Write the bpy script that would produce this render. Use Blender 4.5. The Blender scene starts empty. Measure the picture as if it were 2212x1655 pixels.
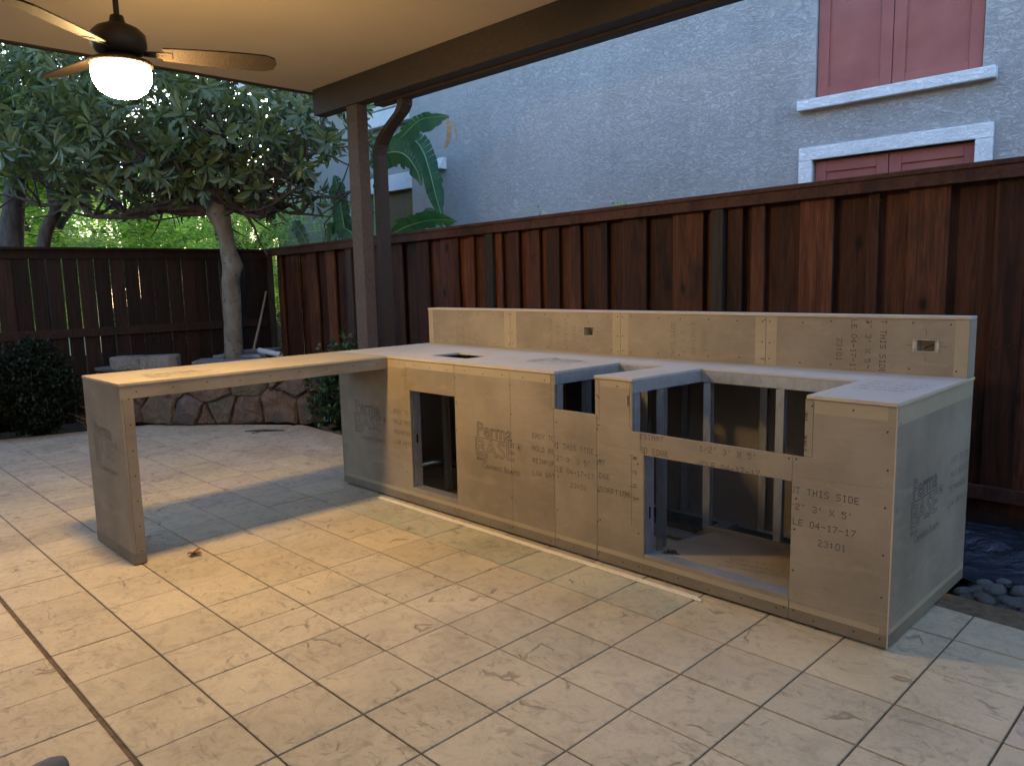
import bpy, bmesh, math, random
from mathutils import Vector, Matrix, noise as mn
R = math.radians
random.seed(7)
sc = bpy.context.scene
COL = sc.collection

# ---------------------------------------------------------------- camera
CL = Vector((4.0114, -2.8403, 1.3940)); YAW, PIT, ROL, FPX = -0.793701, -0.1342, -0.022975, 1657.44
def axes():
    cy, sy, cp, sp = math.cos(YAW), math.sin(YAW), math.cos(PIT), math.sin(PIT)
    F = Vector((sy*cp, cy*cp, sp)); r = Vector((cy, -sy, 0)); u = r.cross(F)
    cr, sr = math.cos(ROL), math.sin(ROL)
    return F, r*cr + u*sr, -r*sr + u*cr
CF, CR, CU = axes()
cam = bpy.data.cameras.new('camera'); co = bpy.data.objects.new('camera', cam); COL.objects.link(co)
M = Matrix((CR, CU, -CF)).transposed().to_4x4(); M.translation = CL
co.matrix_world = M
cam.sensor_width = 36; cam.lens = 36*FPX/2212; cam.clip_end = 400; cam.clip_start = 0.05
sc.camera = co
sc.render.resolution_x = 1024; sc.render.resolution_y = 765

def ray(px, py): return CF + CR*((px-1106)/FPX) - CU*((py-827.5)/FPX)
def at(px, py, ax, val):                       # the point of a plane of the real place seen at a spot of the photo
    d = ray(px, py); return CL + d*((val-CL[ax])/d[ax])
def pix(p):
    d = Vector(p)-CL; z = d.dot(CF)
    if z < .05: return None
    return 1106+FPX*d.dot(CR)/z, 827.5-FPX*d.dot(CU)/z, z

# ---------------------------------------------------------------- world, sun, exposure
SKY_EL, SKY_ROT = 13, 318
w = bpy.data.worlds.new('World'); sc.world = w; w.use_nodes = True
nt = w.node_tree; bg = nt.nodes['Background']
sky = nt.nodes.new('ShaderNodeTexSky'); sky.sky_type = 'NISHITA'; sky.sun_disc = False
sky.sun_elevation = R(SKY_EL); sky.sun_rotation = R(SKY_ROT); sky.altitude = 50; sky.dust_density = 1.6; sky.ozone_density = 3.0
tn = nt.nodes.new('ShaderNodeMix'); tn.data_type = 'RGBA'; tn.blend_type = 'MULTIPLY'; tn.inputs[0].default_value = 1; tn.inputs[7].default_value = (1.04, .985, 1.0, 1)
nt.links.new(sky.outputs[0], tn.inputs[6]); nt.links.new(tn.outputs[2], bg.inputs[0]); bg.inputs[1].default_value = 0.125
sl = bpy.data.lights.new('sun', 'SUN'); sl.energy = 0.12; sl.angle = R(20); sl.color = (1.0, .86, .74)
so = bpy.data.objects.new('sun', sl); COL.objects.link(so); so.location = (0, -20, 12)
so.rotation_euler = Vector((math.sin(R(SKY_ROT))*math.cos(R(SKY_EL)), math.cos(R(SKY_ROT))*math.cos(R(SKY_EL)), math.sin(R(SKY_EL)))).to_track_quat('Z', 'Y').to_euler()
sc.view_settings.view_transform = 'Standard'; sc.view_settings.look = 'None'
sc.view_settings.exposure = 3.35; sc.view_settings.gamma = 1.0; sc.view_settings.use_curve_mapping = False
sc.render.engine = 'CYCLES'
sc.cycles.max_bounces = 8
LAMP_W = 37.0

# ---------------------------------------------------------------- materials
def mat(name, col, rough=.85, metal=0, spec=.3):
    m = bpy.data.materials.new(name); m.use_nodes = True
    b = m.node_tree.nodes['Principled BSDF']
    b.inputs['Base Color'].default_value = (*col, 1); b.inputs['Roughness'].default_value = rough
    b.inputs['Metallic'].default_value = metal; b.inputs['Specular IOR Level'].default_value = spec
    return m
class NB:
    def __init__(s, m): s.m = m; s.t = m.node_tree; s.b = s.t.nodes['Principled BSDF']; s._c = None
    def n(s, ty, **k):
        x = s.t.nodes.new(ty)
        for a, v in k.items():
            if a.startswith('i_'): x.inputs[a[2:].replace('_', ' ')].default_value = v
            else: setattr(x, a, v)
        return x
    def l(s, a, b): s.t.links.new(a, b)
    def co(s, sc_=(1, 1, 1), rnd=False):
        if s._c is None:
            tc = s.n('ShaderNodeTexCoord'); s._c = tc.outputs['Object']
        src = s._c
        if rnd:
            oi = s.n('ShaderNodeObjectInfo'); mu = s.n('ShaderNodeVectorMath', operation='SCALE'); mu.inputs[0].default_value = (37, 61, 23)
            s.l(oi.outputs['Random'], mu.inputs['Scale']); ad = s.n('ShaderNodeVectorMath', operation='ADD')
            s.l(src, ad.inputs[0]); s.l(mu.outputs[0], ad.inputs[1]); src = ad.outputs[0]
        mp = s.n('ShaderNodeMapping'); mp.inputs['Scale'].default_value = sc_; s.l(src, mp.inputs[0]); return mp.outputs[0]
    def noise(s, v, scale=5, detail=4, rough=.55, dist=0):
        x = s.n('ShaderNodeTexNoise'); x.inputs['Scale'].default_value = scale; x.inputs['Detail'].default_value = detail
        x.inputs['Roughness'].default_value = rough; x.inputs['Distortion'].default_value = dist; s.l(v, x.inputs['Vector']); return x.outputs[0]
    def vor(s, v, scale=5, feat='F1', rnd=1.0):
        x = s.n('ShaderNodeTexVoronoi'); x.feature = feat; x.inputs['Scale'].default_value = scale; x.inputs['Randomness'].default_value = rnd
        s.l(v, x.inputs['Vector']); return x.outputs['Distance']
    def ramp(s, f, stops, mode='LINEAR'):
        x = s.n('ShaderNodeValToRGB'); cr = x.color_ramp; cr.interpolation = mode
        while len(cr.elements) < len(stops): cr.elements.new(.5)
        for e, (p, c) in zip(cr.elements, stops):
            e.position = p; e.color = (*c, 1) if len(c) == 3 else c
        s.l(f, x.inputs[0]); return x.outputs[0]
    def mix(s, f, a, b, mode='MIX'):
        x = s.n('ShaderNodeMix', data_type='RGBA', blend_type=mode)
        for i, v in ((0, f), (6, a), (7, b)):
            if hasattr(v, 'links'): s.l(v, x.inputs[i])
            else: x.inputs[i].default_value = v if i == 0 else (*v, 1)
        return x.outputs[2]
    def math(s, op, a, b=0.0):
        x = s.n('ShaderNodeMath', operation=op)
        for i, v in ((0, a), (1, b)):
            if hasattr(v, 'links'): s.l(v, x.inputs[i])
            else: x.inputs[i].default_value = v
        return x.outputs[0]
    def bump(s, h, st=.3, d=.01):
        x = s.n('ShaderNodeBump'); x.inputs['Strength'].default_value = st; x.inputs['Distance'].default_value = d
        s.l(h, x.inputs['Height']); s.l(x.outputs[0], s.b.inputs['Normal']); return x
    def col(s, c): s.l(c, s.b.inputs['Base Color'])
    def rgh(s, c): s.l(c, s.b.inputs['Roughness'])
g1 = lambda v: (v, v, v)

# patio stamped concrete
def tile_mat(name, a, b, c, blotch):
    m = mat(name, a, .62, spec=.35); N = NB(m); v = N.co(rnd=True); vw = N.co()
    n1 = N.noise(v, 3.2, 5, .6, .6); n2 = N.noise(v, 11, 6, .65, 1.2); n3 = N.noise(v, 90, 3, .6)
    base = N.mix(N.ramp(n1, [(.34, g1(0)), (.66, g1(1))]), a, b)
    base = N.mix(N.math('MULTIPLY', N.ramp(n2, [(.5, g1(0)), (.72, g1(1))]), blotch), base, c)
    # stamped arcs and slate cracks: thin lines, only in some places
    dv = N.n('ShaderNodeVectorMath', operation='ADD'); nz = N.n('ShaderNodeTexNoise'); nz.inputs['Scale'].default_value = 7; N.l(v, nz.inputs['Vector'])
    sc_ = N.n('ShaderNodeVectorMath', operation='SCALE'); sc_.inputs['Scale'].default_value = .16; N.l(nz.outputs['Color'], sc_.inputs[0])
    N.l(v, dv.inputs[0]); N.l(sc_.outputs[0], dv.inputs[1])
    e = N.vor(dv.outputs[0], 6.0, 'DISTANCE_TO_EDGE'); line = N.ramp(e, [(0, g1(1)), (.018, g1(.9)), (.034, g1(0))])
    gate = N.ramp(N.noise(v, 6.5, 2, .5), [(.59, g1(0)), (.66, g1(1))])
    lg = N.math('MULTIPLY', line, gate)
    fl_ = N.noise(N.co((12, 42, 1), rnd=True), 1.0, 3, .55, .8); gate2 = N.ramp(N.noise(v, 5, 3, .6), [(.45, g1(0)), (.62, g1(1))])
    l2 = N.math('MULTIPLY', N.math('MULTIPLY', N.ramp(fl_, [(.60, g1(0)), (.66, g1(1))]), gate2), .5)
    lines = N.math('MAXIMUM', lg, l2)
    base = N.mix(N.math('MULTIPLY', lines, .6), base, (.14, .095, .055))
    base = N.mix(N.math('MULTIPLY', N.ramp(n3, [(.3, g1(1)), (.5, g1(0))]), .18), base, (.22, .17, .11))
    oi = N.n('ShaderNodeObjectInfo'); br = N.math('ADD', N.math('MULTIPLY', oi.outputs['Random'], .16), .92)
    hs = N.n('ShaderNodeHueSaturation'); N.l(br, hs.inputs['Value']); N.l(base, hs.inputs['Color'])
    big = N.noise(vw, 1.3, 4, .6, .5)
    fin = N.mix(N.math('MULTIPLY', N.ramp(big, [(.48, g1(0)), (.68, g1(1))]), .38), hs.outputs[0], (.25, .205, .125))
    dk = N.noise(v, 26, 5, .7, .8); fin = N.mix(N.math('MULTIPLY', N.math('MULTIPLY', N.ramp(dk, [(.52, g1(0)), (.66, g1(1))]), N.ramp(N.noise(vw, 2.6, 3, .6), [(.42, g1(0)), (.6, g1(1))])), .55), fin, (.19, .15, .095))
    N.col(fin)
    h = N.math('SUBTRACT', N.math('ADD', N.math('MULTIPLY', n2, .5), N.math('MULTIPLY', n1, .4)), N.math('MULTIPLY', lines, .35))
    N.bump(h, .9, .014); N.rgh(N.ramp(n2, [(.3, g1(.5)), (.7, g1(.75))]))
    return m
T_BEIGE = tile_mat('stamped_beige', (.515, .415, .262), (.46, .37, .24), (.345, .28, .185), .75)
T_GREEN = tile_mat('stamped_damp_green', (.38, .355, .225), (.47, .40, .26), (.28, .28, .205), .95)
T_OCHRE = tile_mat('stamped_ochre', (.50, .39, .225), (.515, .41, .255), (.42, .315, .17), .6)
T_GREY = tile_mat('stamped_grey_shade', (.43, .345, .245), (.47, .375, .265), (.25, .205, .15), 1.0)  # tile colour greyed and darkened to stand for a change of light
m = mat('joint_earth', (.13, .085, .05), .95); M_JOINT = m
N = NB(m); N.col(N.ramp(N.noise(N.co(), 25, 4), [(.3, (.08, .052, .03)), (.7, (.17, .115, .065))]))

def board_mat(name, a, b, st=.25):
    m = mat(name, a, .92, spec=.15); N = NB(m); v = N.co(rnd=True)
    n1 = N.noise(v, 2.5, 4, .6); n2 = N.noise(v, 260, 2, .6); n3 = N.noise(v, 40, 4, .7)
    c = N.mix(N.ramp(n1, [(.35, g1(0)), (.65, g1(1))]), a, b)
    c = N.mix(N.math('MULTIPLY', N.ramp(n2, [(.55, g1(0)), (.75, g1(1))]), .35), c, tuple(x*1.35 for x in a))
    c = N.mix(N.math('MULTIPLY', N.ramp(n3, [(.62, g1(0)), (.8, g1(1))]), .25), c, tuple(x*.7 for x in a))
    sm = N.noise(N.co((1, 1, 5), rnd=True), 3.5, 5, .7, 1.0); c = N.mix(N.math('MULTIPLY', N.ramp(sm, [(.52, g1(0)), (.75, g1(1))]), .35), c, tuple(x*1.3 for x in a))
    N.col(c); N.bump(N.math('ADD', n2, N.math('MULTIPLY', n3, .6)), st, .002); return m
M_BOARD = board_mat('cement_board', (.285, .232, .162), (.205, .165, .115), .4)
M_BOARD_TOP = board_mat('cement_board_smooth_skylit', (.42, .39, .345), (.375, .35, .31), .15)  # sky light on the tops is put into this paler, cooler colour
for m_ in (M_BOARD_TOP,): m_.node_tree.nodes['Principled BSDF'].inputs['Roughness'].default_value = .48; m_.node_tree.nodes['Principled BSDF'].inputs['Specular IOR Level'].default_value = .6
M_TAPER = board_mat('cement_board_taper', (.345, .28, .18), (.31, .25, .16), .1)
M_BARTOP = board_mat('cement_board_bar_top', (.33, .275, .20), (.28, .235, .17), .15)
M_BOARD_SHADE = board_mat('cement_board_shaded', (.19, .165, .14), (.15, .13, .11), .3)  # board colour darkened to imitate the shade inside the cabinet
M_CORE = board_mat('cement_board_core', (.50, .41, .28), (.40, .32, .21), .9)
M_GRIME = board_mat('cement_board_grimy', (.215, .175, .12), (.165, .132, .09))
M_INK = mat('printer_ink', (.045, .04, .045), .8)
M_INKF = mat('faded_printer_ink', (.12, .108, .095), .9)
M_PENCIL = mat('pencil_line', (.05, .045, .04), .7)
M_SCREW = mat('screw_head', (.05, .045, .04), .5, .6)
m = mat('galvanised_steel', (.50, .52, .54), .38, .7); M_STEEL = m
N = NB(m); v = N.co((1, 1, .4)); n = N.noise(v, 45, 4, .7, .5)
N.col(N.ramp(n, [(.3, (.33, .35, .37)), (.7, (.46, .48, .50))])); N.rgh(N.ramp(n, [(.3, g1(.3)), (.7, g1(.5))]))
M_PLASTIC = mat('grey_plastic', (.42, .36, .26), .5)
M_DARK = mat('dark_void', (.02, .018, .016), .9)

def wood_mat(name, stops, knots=True, rnd=True, zs=.06, val=(.55, .95)):
    m = mat(name, stops[1][1], .72, spec=.2); N = NB(m); v = N.co((1, 1, zs), rnd=rnd)
    wv = N.noise(v, 22, 6, .65, 1.6); fine = N.noise(v, 110, 3, .6)
    c = N.ramp(N.math('ADD', N.math('MULTIPLY', wv, .75), N.math('MULTIPLY', fine, .25)), stops)
    if knots:
        kv = N.co((1, 1, .55), rnd=rnd); k = N.vor(kv, 4.2, 'F1'); kk = N.ramp(k, [(.04, g1(1)), (.14, g1(0))])
        c = N.mix(N.math('MULTIPLY', kk, .92), c, (.008, .005, .004))
        st = N.noise(N.co((1, 1, .22), rnd=rnd), 5.5, 4, .65, .8)
        c = N.mix(N.math('MULTIPLY', N.ramp(st, [(.5, g1(0)), (.66, g1(1))]), .72), c, (.016, .01, .008))
    oi = N.n('ShaderNodeObjectInfo'); rp = N.ramp(oi.outputs['Random'], [(0, g1(val[0])), (.75, g1((val[0]+val[1])/2)), (1, g1(val[1]))])
    c = N.mix(1.0, c, rp, 'MULTIPLY'); N.col(c); N.bump(N.math('ADD', wv, fine), .45, .004); return m
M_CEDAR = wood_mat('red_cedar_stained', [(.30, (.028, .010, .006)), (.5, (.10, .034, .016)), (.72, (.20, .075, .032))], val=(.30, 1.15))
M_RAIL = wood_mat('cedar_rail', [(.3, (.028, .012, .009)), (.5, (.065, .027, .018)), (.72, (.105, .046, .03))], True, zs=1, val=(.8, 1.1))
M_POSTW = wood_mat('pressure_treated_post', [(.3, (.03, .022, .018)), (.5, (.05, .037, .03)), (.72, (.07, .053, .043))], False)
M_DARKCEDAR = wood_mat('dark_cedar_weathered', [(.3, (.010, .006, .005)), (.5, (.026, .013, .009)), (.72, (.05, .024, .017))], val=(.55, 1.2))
m = mat('brown_trim_paint', (.085, .066, .056), .6); M_TRIM = m
N = NB(m); v = N.co((.3, 1, 1)); n = N.noise(v, 60, 5, .7); N.col(N.ramp(n, [(.3, (.030, .022, .018)), (.7, (.05, .038, .031))])); N.bump(n, .5, .003)
m = mat('post_rough_sawn', (.15, .125, .12), .7); M_POSTP = m
N = NB(m); v = N.co((1, 1, 14)); n = N.noise(v, 5, 5, .8); n2 = N.noise(N.co(), 40, 3)
N.col(N.ramp(n2, [(.3, (.062, .048, .043)), (.7, (.09, .072, .065))])); N.bump(N.ramp(n, [(.5, g1(0)), (.56, g1(1))]), .55, .003)
m = mat('ceiling_paint', (.68, .57, .42), .8); M_CEIL = m
N = NB(m); v = N.co(); n = N.noise(v, 120, 3); N.bump(n, .12, .002); N.col(N.ramp(N.noise(v, 1.5, 3), [(.3, (.53, .43, .30)), (.7, (.57, .465, .33))]))

def stucco(name, a, b, scale=1.0):
    m = mat(name, a, .9, spec=.15); N = NB(m); v = N.co((1, 1, 2.4))
    w1 = N.noise(v, 6.5*scale, 7, .62, 2.2); w2 = N.noise(v, 15*scale, 6, .65, 1.6); w3 = N.noise(v, 60*scale, 3, .6)
    vl = [(.43, g1(1)), (.485, g1(.55)), (.5, g1(0)), (.51, g1(.9)), (.6, g1(1))]
    r1 = N.ramp(w1, vl); r2 = N.ramp(w2, vl)
    h = N.math('ADD', N.math('MULTIPLY', r1, .9), N.math('ADD', N.math('MULTIPLY', r2, .6), N.math('MULTIPLY', w3, .25))); N.bump(h, .7, .0125)
    c = N.ramp(N.noise(N.co(), 1.2, 4), [(.3, a), (.7, b)]); stv = N.noise(N.co((3.5, 3.5, .35)), 1.6, 5, .65, .6); pt = N.noise(N.co(), .55, 3, .6)
    c = N.mix(N.math('MULTIPLY', N.ramp(stv, [(.5, g1(0)), (.75, g1(1))]), .35), c, tuple(x*.72 for x in a)); c = N.mix(N.math('MULTIPLY', N.ramp(pt, [(.45, g1(0)), (.6, g1(1))]), .25), c, tuple(min(1, x*1.12) for x in b))
    N.col(c); return m
M_STUCCO = stucco('lace_stucco_grey', (.355, .34, .325), (.395, .38, .365))
M_WTRIM = stucco('white_stucco_trim', (.74, .75, .75), (.80, .80, .79), 1.3)
m = mat('shutter_red', (.32, .075, .06), .7); M_SHUT = m
N = NB(m); v = N.co((1, 1, .2)); n = N.noise(v, 30, 5, .7); N.col(N.ramp(N.noise(N.co(), 3, 4), [(.3, (.23, .068, .055)), (.7, (.29, .10, .08))])); N.bump(n, .4, .004)
M_OLIVE = wood_mat('olive_brown_shutter', [(.3, (.10, .07, .035)), (.5, (.13, .095, .05)), (.7, (.16, .12, .065))], False, val=(.9, 1.1))
def stone_mat(name, a, b, c):
    m = mat(name, a, .85); N = NB(m); v = N.co(rnd=True); n1 = N.noise(v, 6, 6, .65, 1.2); n2 = N.noise(v, 22, 5, .7, .6); n3 = N.noise(v, 3, 4, .6)
    x = N.mix(N.ramp(n1, [(.38, g1(0)), (.6, g1(1))]), a, b); x = N.mix(N.ramp(n3, [(.5, g1(0)), (.62, g1(.9))]), x, c)
    x = N.mix(N.math('MULTIPLY', N.ramp(n2, [(.58, g1(0)), (.72, g1(1))]), .6), x, tuple(min(1, q*1.9) for q in a)); N.col(x)
    N.bump(N.math('ADD', n1, N.math('MULTIPLY', n2, .9)), 1.0, .07); return m
M_STONE = [stone_mat('rust_fieldstone', (.135, .08, .055), (.20, .14, .10), (.11, .09, .075)),
           stone_mat('purple_fieldstone', (.13, .095, .085), (.19, .145, .12), (.09, .07, .062)),
           stone_mat('tan_fieldstone', (.19, .15, .10), (.145, .11, .075), (.11, .095, .07))]
M_MORTAR = stone_mat('mortar', (.135, .12, .10), (.105, .095, .08), (.085, .078, .068))
M_FLAG = stone_mat('grey_flagstone', (.24, .24, .255), (.30, .30, .32), (.19, .19, .21))
M_BLOCK = stone_mat('concrete_block', (.24, .225, .195), (.29, .27, .235), (.20, .18, .155))
M_PEB = stone_mat('river_pebble', (.25, .24, .225), (.33, .32, .30), (.19, .185, .18))
m = mat('garden_soil', (.035, .026, .018), 1); M_SOIL = m; m.node_tree.nodes['Principled BSDF'].inputs['Specular IOR Level'].default_value = 0
N = NB(m); n = N.noise(N.co(), 18, 6, .7); N.col(N.ramp(n, [(.3, (.018, .013, .01)), (.7, (.06, .045, .03))])); N.bump(n, 1, .03)
m = mat('black_plastic_sheet', (.018, .022, .032), .26, spec=.6); M_TARP = m
N = NB(m); n = N.noise(N.co(), 7, 5, .6, 1.5); N.bump(n, .9, .05)
M_PIPE = mat('grey_pvc', (.42, .43, .44), .45)
M_LATH = wood_mat('pale_pine_lath', [(.3, (.62, .52, .36)), (.5, (.74, .64, .46)), (.7, (.80, .70, .52))], False, val=(.95, 1.05))
M_STICK = mat('weathered_stick', (.22, .17, .11), .8)
M_BRONZE = mat('fan_bronze', (.05, .036, .026), .45, .3)
M_BLADE = wood_mat('fan_blade_walnut', [(.3, (.020, .014, .011)), (.5, (.028, .020, .015)), (.7, (.036, .026, .020))], False, val=(.95, 1.05))
m = mat('frosted_lamp_glass', (1, .9, .75), .4); M_GLOW = m
b = m.node_tree.nodes['Principled BSDF']; b.inputs['Emission Color'].default_value = (1.0, .66, .27, 1); b.inputs['Emission Strength'].default_value = LAMP_W
m = mat('bark_smooth_grey', (.17, .145, .115), .9); M_BARK = m
N = NB(m); v = N.co((1, 1, .5)); n = N.noise(v, 10, 6, .7); k = N.vor(N.co((1, 1, 1.6)), 13, 'F1')
c_ = N.ramp(n, [(.3, (.095, .078, .06)), (.7, (.20, .17, .13))]); c_ = N.mix(N.math('MULTIPLY', N.ramp(k, [(.12, g1(1)), (.22, g1(0))]), .7), c_, (.06, .05, .04))
N.col(c_); N.bump(N.math('SUBTRACT', n, N.ramp(k, [(.12, g1(.6)), (.25, g1(0))])), .7, .02)
m = mat('bark_dark', (.06, .048, .04), .95); M_BARKD = m
N = NB(m); n = N.noise(N.co((1, 1, .3)), 22, 6, .7); N.col(N.ramp(n, [(.3, (.035, .028, .025)), (.7, (.10, .08, .068))])); N.bump(n, .9, .02)
def leaf_mat(name, cols, rough=.4, trans=.35, nsc=3.0, spec=.4):
    m = mat(name, cols[0], rough, spec=spec); N = NB(m); n = N.noise(N.co(), nsc, 4, .7)
    ge = N.n('ShaderNodeNewGeometry'); f = N.math('ADD', N.math('MULTIPLY', ge.outputs['Random Per Island'], .6), N.math('MULTIPLY', n, .4))
    c = N.ramp(f, [(.15+.7*i/(len(cols)-1), k) for i, k in enumerate(cols)]); N.col(c)
    tr = N.n('ShaderNodeBsdfTranslucent'); N.l(N.mix(1.0, c, (1.5, 1.7, .7), 'MULTIPLY'), tr.inputs[0])
    mx = N.n('ShaderNodeMixShader'); mx.inputs[0].default_value = trans; N.l(N.b.outputs[0], mx.inputs[1]); N.l(tr.outputs[0], mx.inputs[2])
    N.l(mx.outputs[0], N.t.nodes['Material Output'].inputs[0]); return m
M_MAG = leaf_mat('magnolia_leaf', [(.05, .07, .03), (.075, .105, .045), (.115, .15, .075), (.13, .14, .05)], .36, .3, 2)
M_LOC = leaf_mat('locust_leaf', [(.09, .15, .045), (.22, .33, .10), (.38, .49, .18), (.56, .60, .28)], .5, .6, 1.6)
M_LOC2 = leaf_mat('ash_leaf', [(.10, .16, .06), (.25, .36, .15), (.42, .51, .25), (.62, .60, .29)], .5, .6, 1.6)
M_SHR = leaf_mat('shrub_leaf', [(.018, .04, .022), (.03, .065, .035), (.05, .10, .05), (.10, .13, .04)], .35, .2, 3)
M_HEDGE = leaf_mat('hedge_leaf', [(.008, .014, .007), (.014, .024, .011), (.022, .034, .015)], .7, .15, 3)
m = leaf_mat('banana_leaf', [(.03, .085, .04), (.045, .12, .05), (.06, .15, .06)], .38, .3, 2); M_BAN = m
N = NB(m); wv = N.n('ShaderNodeTexWave'); wv.inputs['Scale'].default_value = 22; wv.inputs['Distortion'].default_value = 2; N.l(N.n('ShaderNodeTexCoord').outputs['UV'], wv.inputs['Vector'])
N.bump(wv.outputs['Fac'], .35, .01)
M_MIDRIB = mat('banana_midrib', (.16, .27, .12), .5)
M_DEAD = leaf_mat('dead_leaf', [(.26, .17, .10), (.36, .26, .17)], .8, .3)
M_ORANGE = mat('orange_fallen_leaf', (.42, .15, .03), .7)

# ---------------------------------------------------------------- builders
WL = {}
def wl(p): return WL.get(p, Vector((0, 0, 0)))
class MB:
    def __init__(s): s.v = []; s.f = []
    def add(s, vs, fs):
        o = len(s.v); s.v += [Vector(q) for q in vs]; s.f += [tuple(i+o for i in f) for f in fs]; return s
    def box(s, x0, x1, y0, y1, z0, z1):
        return s.add([(x0,y0,z0),(x1,y0,z0),(x1,y1,z0),(x0,y1,z0),(x0,y0,z1),(x1,y0,z1),(x1,y1,z1),(x0,y1,z1)],
                     [(0,3,2,1),(4,5,6,7),(0,1,5,4),(1,2,6,5),(2,3,7,6),(3,0,4,7)])
    def prism(s, pts, d):                      # polygon pts (3D, ordered) swept by vector d
        n = len(pts); d = Vector(d)
        return s.add(list(pts)+[Vector(p)+d for p in pts], [tuple(range(n-1, -1, -1)), tuple(range(n, 2*n))]+[(i, (i+1) % n, n+(i+1) % n, n+i) for i in range(n)])
    def tube(s, pts, rad, k=8, cap=True):
        pts = [Vector(p) for p in pts]; o = len(s.v); ref = Vector((.3, .2, 1)).normalized()
        for i, p in enumerate(pts):
            t = (pts[min(i+1, len(pts)-1)]-pts[max(i-1, 0)]).normalized()
            a = t.cross(ref if abs(t.dot(ref)) < .95 else Vector((1, 0, 0))).normalized(); b = t.cross(a)
            r = rad[i] if isinstance(rad, (list, tuple)) else rad
            for j in range(k):
                an = 2*math.pi*j/k; s.v.append(p+a*r*math.cos(an)+b*r*math.sin(an))
        for i in range(len(pts)-1):
            for j in range(k): s.f.append((o+i*k+j, o+i*k+(j+1) % k, o+(i+1)*k+(j+1) % k, o+(i+1)*k+j))
        if cap: s.f.append(tuple(o+j for j in range(k))[::-1]); s.f.append(tuple(o+(len(pts)-1)*k+j for j in range(k)))
        return s
    def lathe(s, c, prof, k=20):
        o = len(s.v); c = Vector(c)
        for r, z in prof:
            for j in range(k): s.v.append(c+Vector((r*math.cos(2*math.pi*j/k), r*math.sin(2*math.pi*j/k), z)))
        for i in range(len(prof)-1):
            for j in range(k): s.f.append((o+i*k+j, o+i*k+(j+1) % k, o+(i+1)*k+(j+1) % k, o+(i+1)*k+j))
        return s
    def leaf(s, p, d, up, L, W, fold=.18, droop=.15):
        p = Vector(p); d = Vector(d).normalized(); sd = d.cross(Vector(up))
        if sd.length < 1e-3: sd = Vector((1, 0, 0))
        sd.normalize(); n = sd.cross(d)
        q = lambda t, x, z: p+d*L*t+sd*W*x+n*(z*W-droop*L*t*t)
        return s.add([q(0,0,0), q(.4,-.42,fold), q(.4,0,0), q(.4,.42,fold), q(.72,-.46,fold), q(.72,0,0), q(.72,.46,fold), q(1,0,0)],
                     [(0,1,2),(0,2,3),(1,4,5,2),(2,5,6,3),(4,7,5),(5,7,6)])
    def build(s, name, m, parent=None, origin=None, bevel=0, smooth=False, stuff=False):
        me = bpy.data.meshes.new(name)
        off = wl(parent) if parent is not None else (Vector(origin) if origin is not None else Vector((0, 0, 0)))
        me.from_pydata([tuple(v-off) for v in s.v], [], s.f); me.update()
        if bevel:
            bm = bmesh.new(); bm.from_mesh(me); bmesh.ops.bevel(bm, geom=[e for e in bm.edges if e.calc_length() > bevel*2.5], offset=bevel, segments=1, affect='EDGES', clamp_overlap=True)
            bm.to_mesh(me); bm.free()
        for a in (m if isinstance(m, list) else [m]): me.materials.append(a)
        if smooth: me.polygons.foreach_set('use_smooth', [True]*len(me.polygons))
        o = bpy.data.objects.new(name, me); COL.objects.link(o)
        if parent is not None: o.parent = parent; WL[o] = off
        else: o.location = off; WL[o] = off
        if stuff: o['kind'] = 'stuff'
        return o
def tag(o, label, cat, group=None):
    o['label'] = label; o['category'] = cat
    if group: o['group'] = group
    return o
def thing(name, loc, label, cat, group=None):
    o = bpy.data.objects.new(name, None); COL.objects.link(o); o.location = loc; WL[o] = Vector(loc); o.empty_display_size = .1
    return tag(o, label, cat, group)
def struct(o): o['kind'] = 'structure'; return o
def rot_place(mesh, name, parent, loc, rot=(0, 0, 0), scale=1):    # a piece that shares its mesh
    o = bpy.data.objects.new(name, mesh); COL.objects.link(o)
    if parent is not None: o.parent = parent
    o.location = Vector(loc)-wl(parent); o.rotation_euler = rot
    o.scale = scale if hasattr(scale, '__len__') else (scale,)*3
    return o
def clip_poly(poly, p, n):                     # keep the side where (q-p).n >= 0, 2D
    out = []
    for i in range(len(poly)):
        a, b = poly[i], poly[(i+1) % len(poly)]
        da = (a[0]-p[0])*n[0]+(a[1]-p[1])*n[1]; db = (b[0]-p[0])*n[0]+(b[1]-p[1])*n[1]
        if da >= 0: out.append(a)
        if (da >= 0) != (db >= 0):
            t = da/(da-db); out.append((a[0]+(b[0]-a[0])*t, a[1]+(b[1]-a[1])*t))
    return out
def area(p): return .5*sum(p[i][0]*p[(i+1) % len(p)][1]-p[(i+1) % len(p)][0]*p[i][1] for i in range(len(p)))
def inset(poly, d):
    out = poly
    n = len(poly)
    for i in range(n):
        a, b = poly[i], poly[(i+1) % n]; ex, ey = b[0]-a[0], b[1]-a[1]; L = math.hypot(ex, ey)
        if L < 1e-5: continue
        nn = (-ey/L, ex/L); out = clip_poly(out, (a[0]+nn[0]*d, a[1]+nn[1]*d), nn)
        if len(out) < 3: return []
    return out

# ---------------------------------------------------------------- ground
g = MB(); ng = 40
for i in range(ng+1):
    for j in range(ng+1):
        x = -60+120*i/ng; y = -60+120*j/ng; g.v.append(Vector((x, y, -.09)))
for i in range(ng):
    for j in range(ng): a = i*(ng+1)+j; g.f.append((a, a+ng+1, a+ng+2, a+1))
struct(g.build('ground', M_SOIL))

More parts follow.
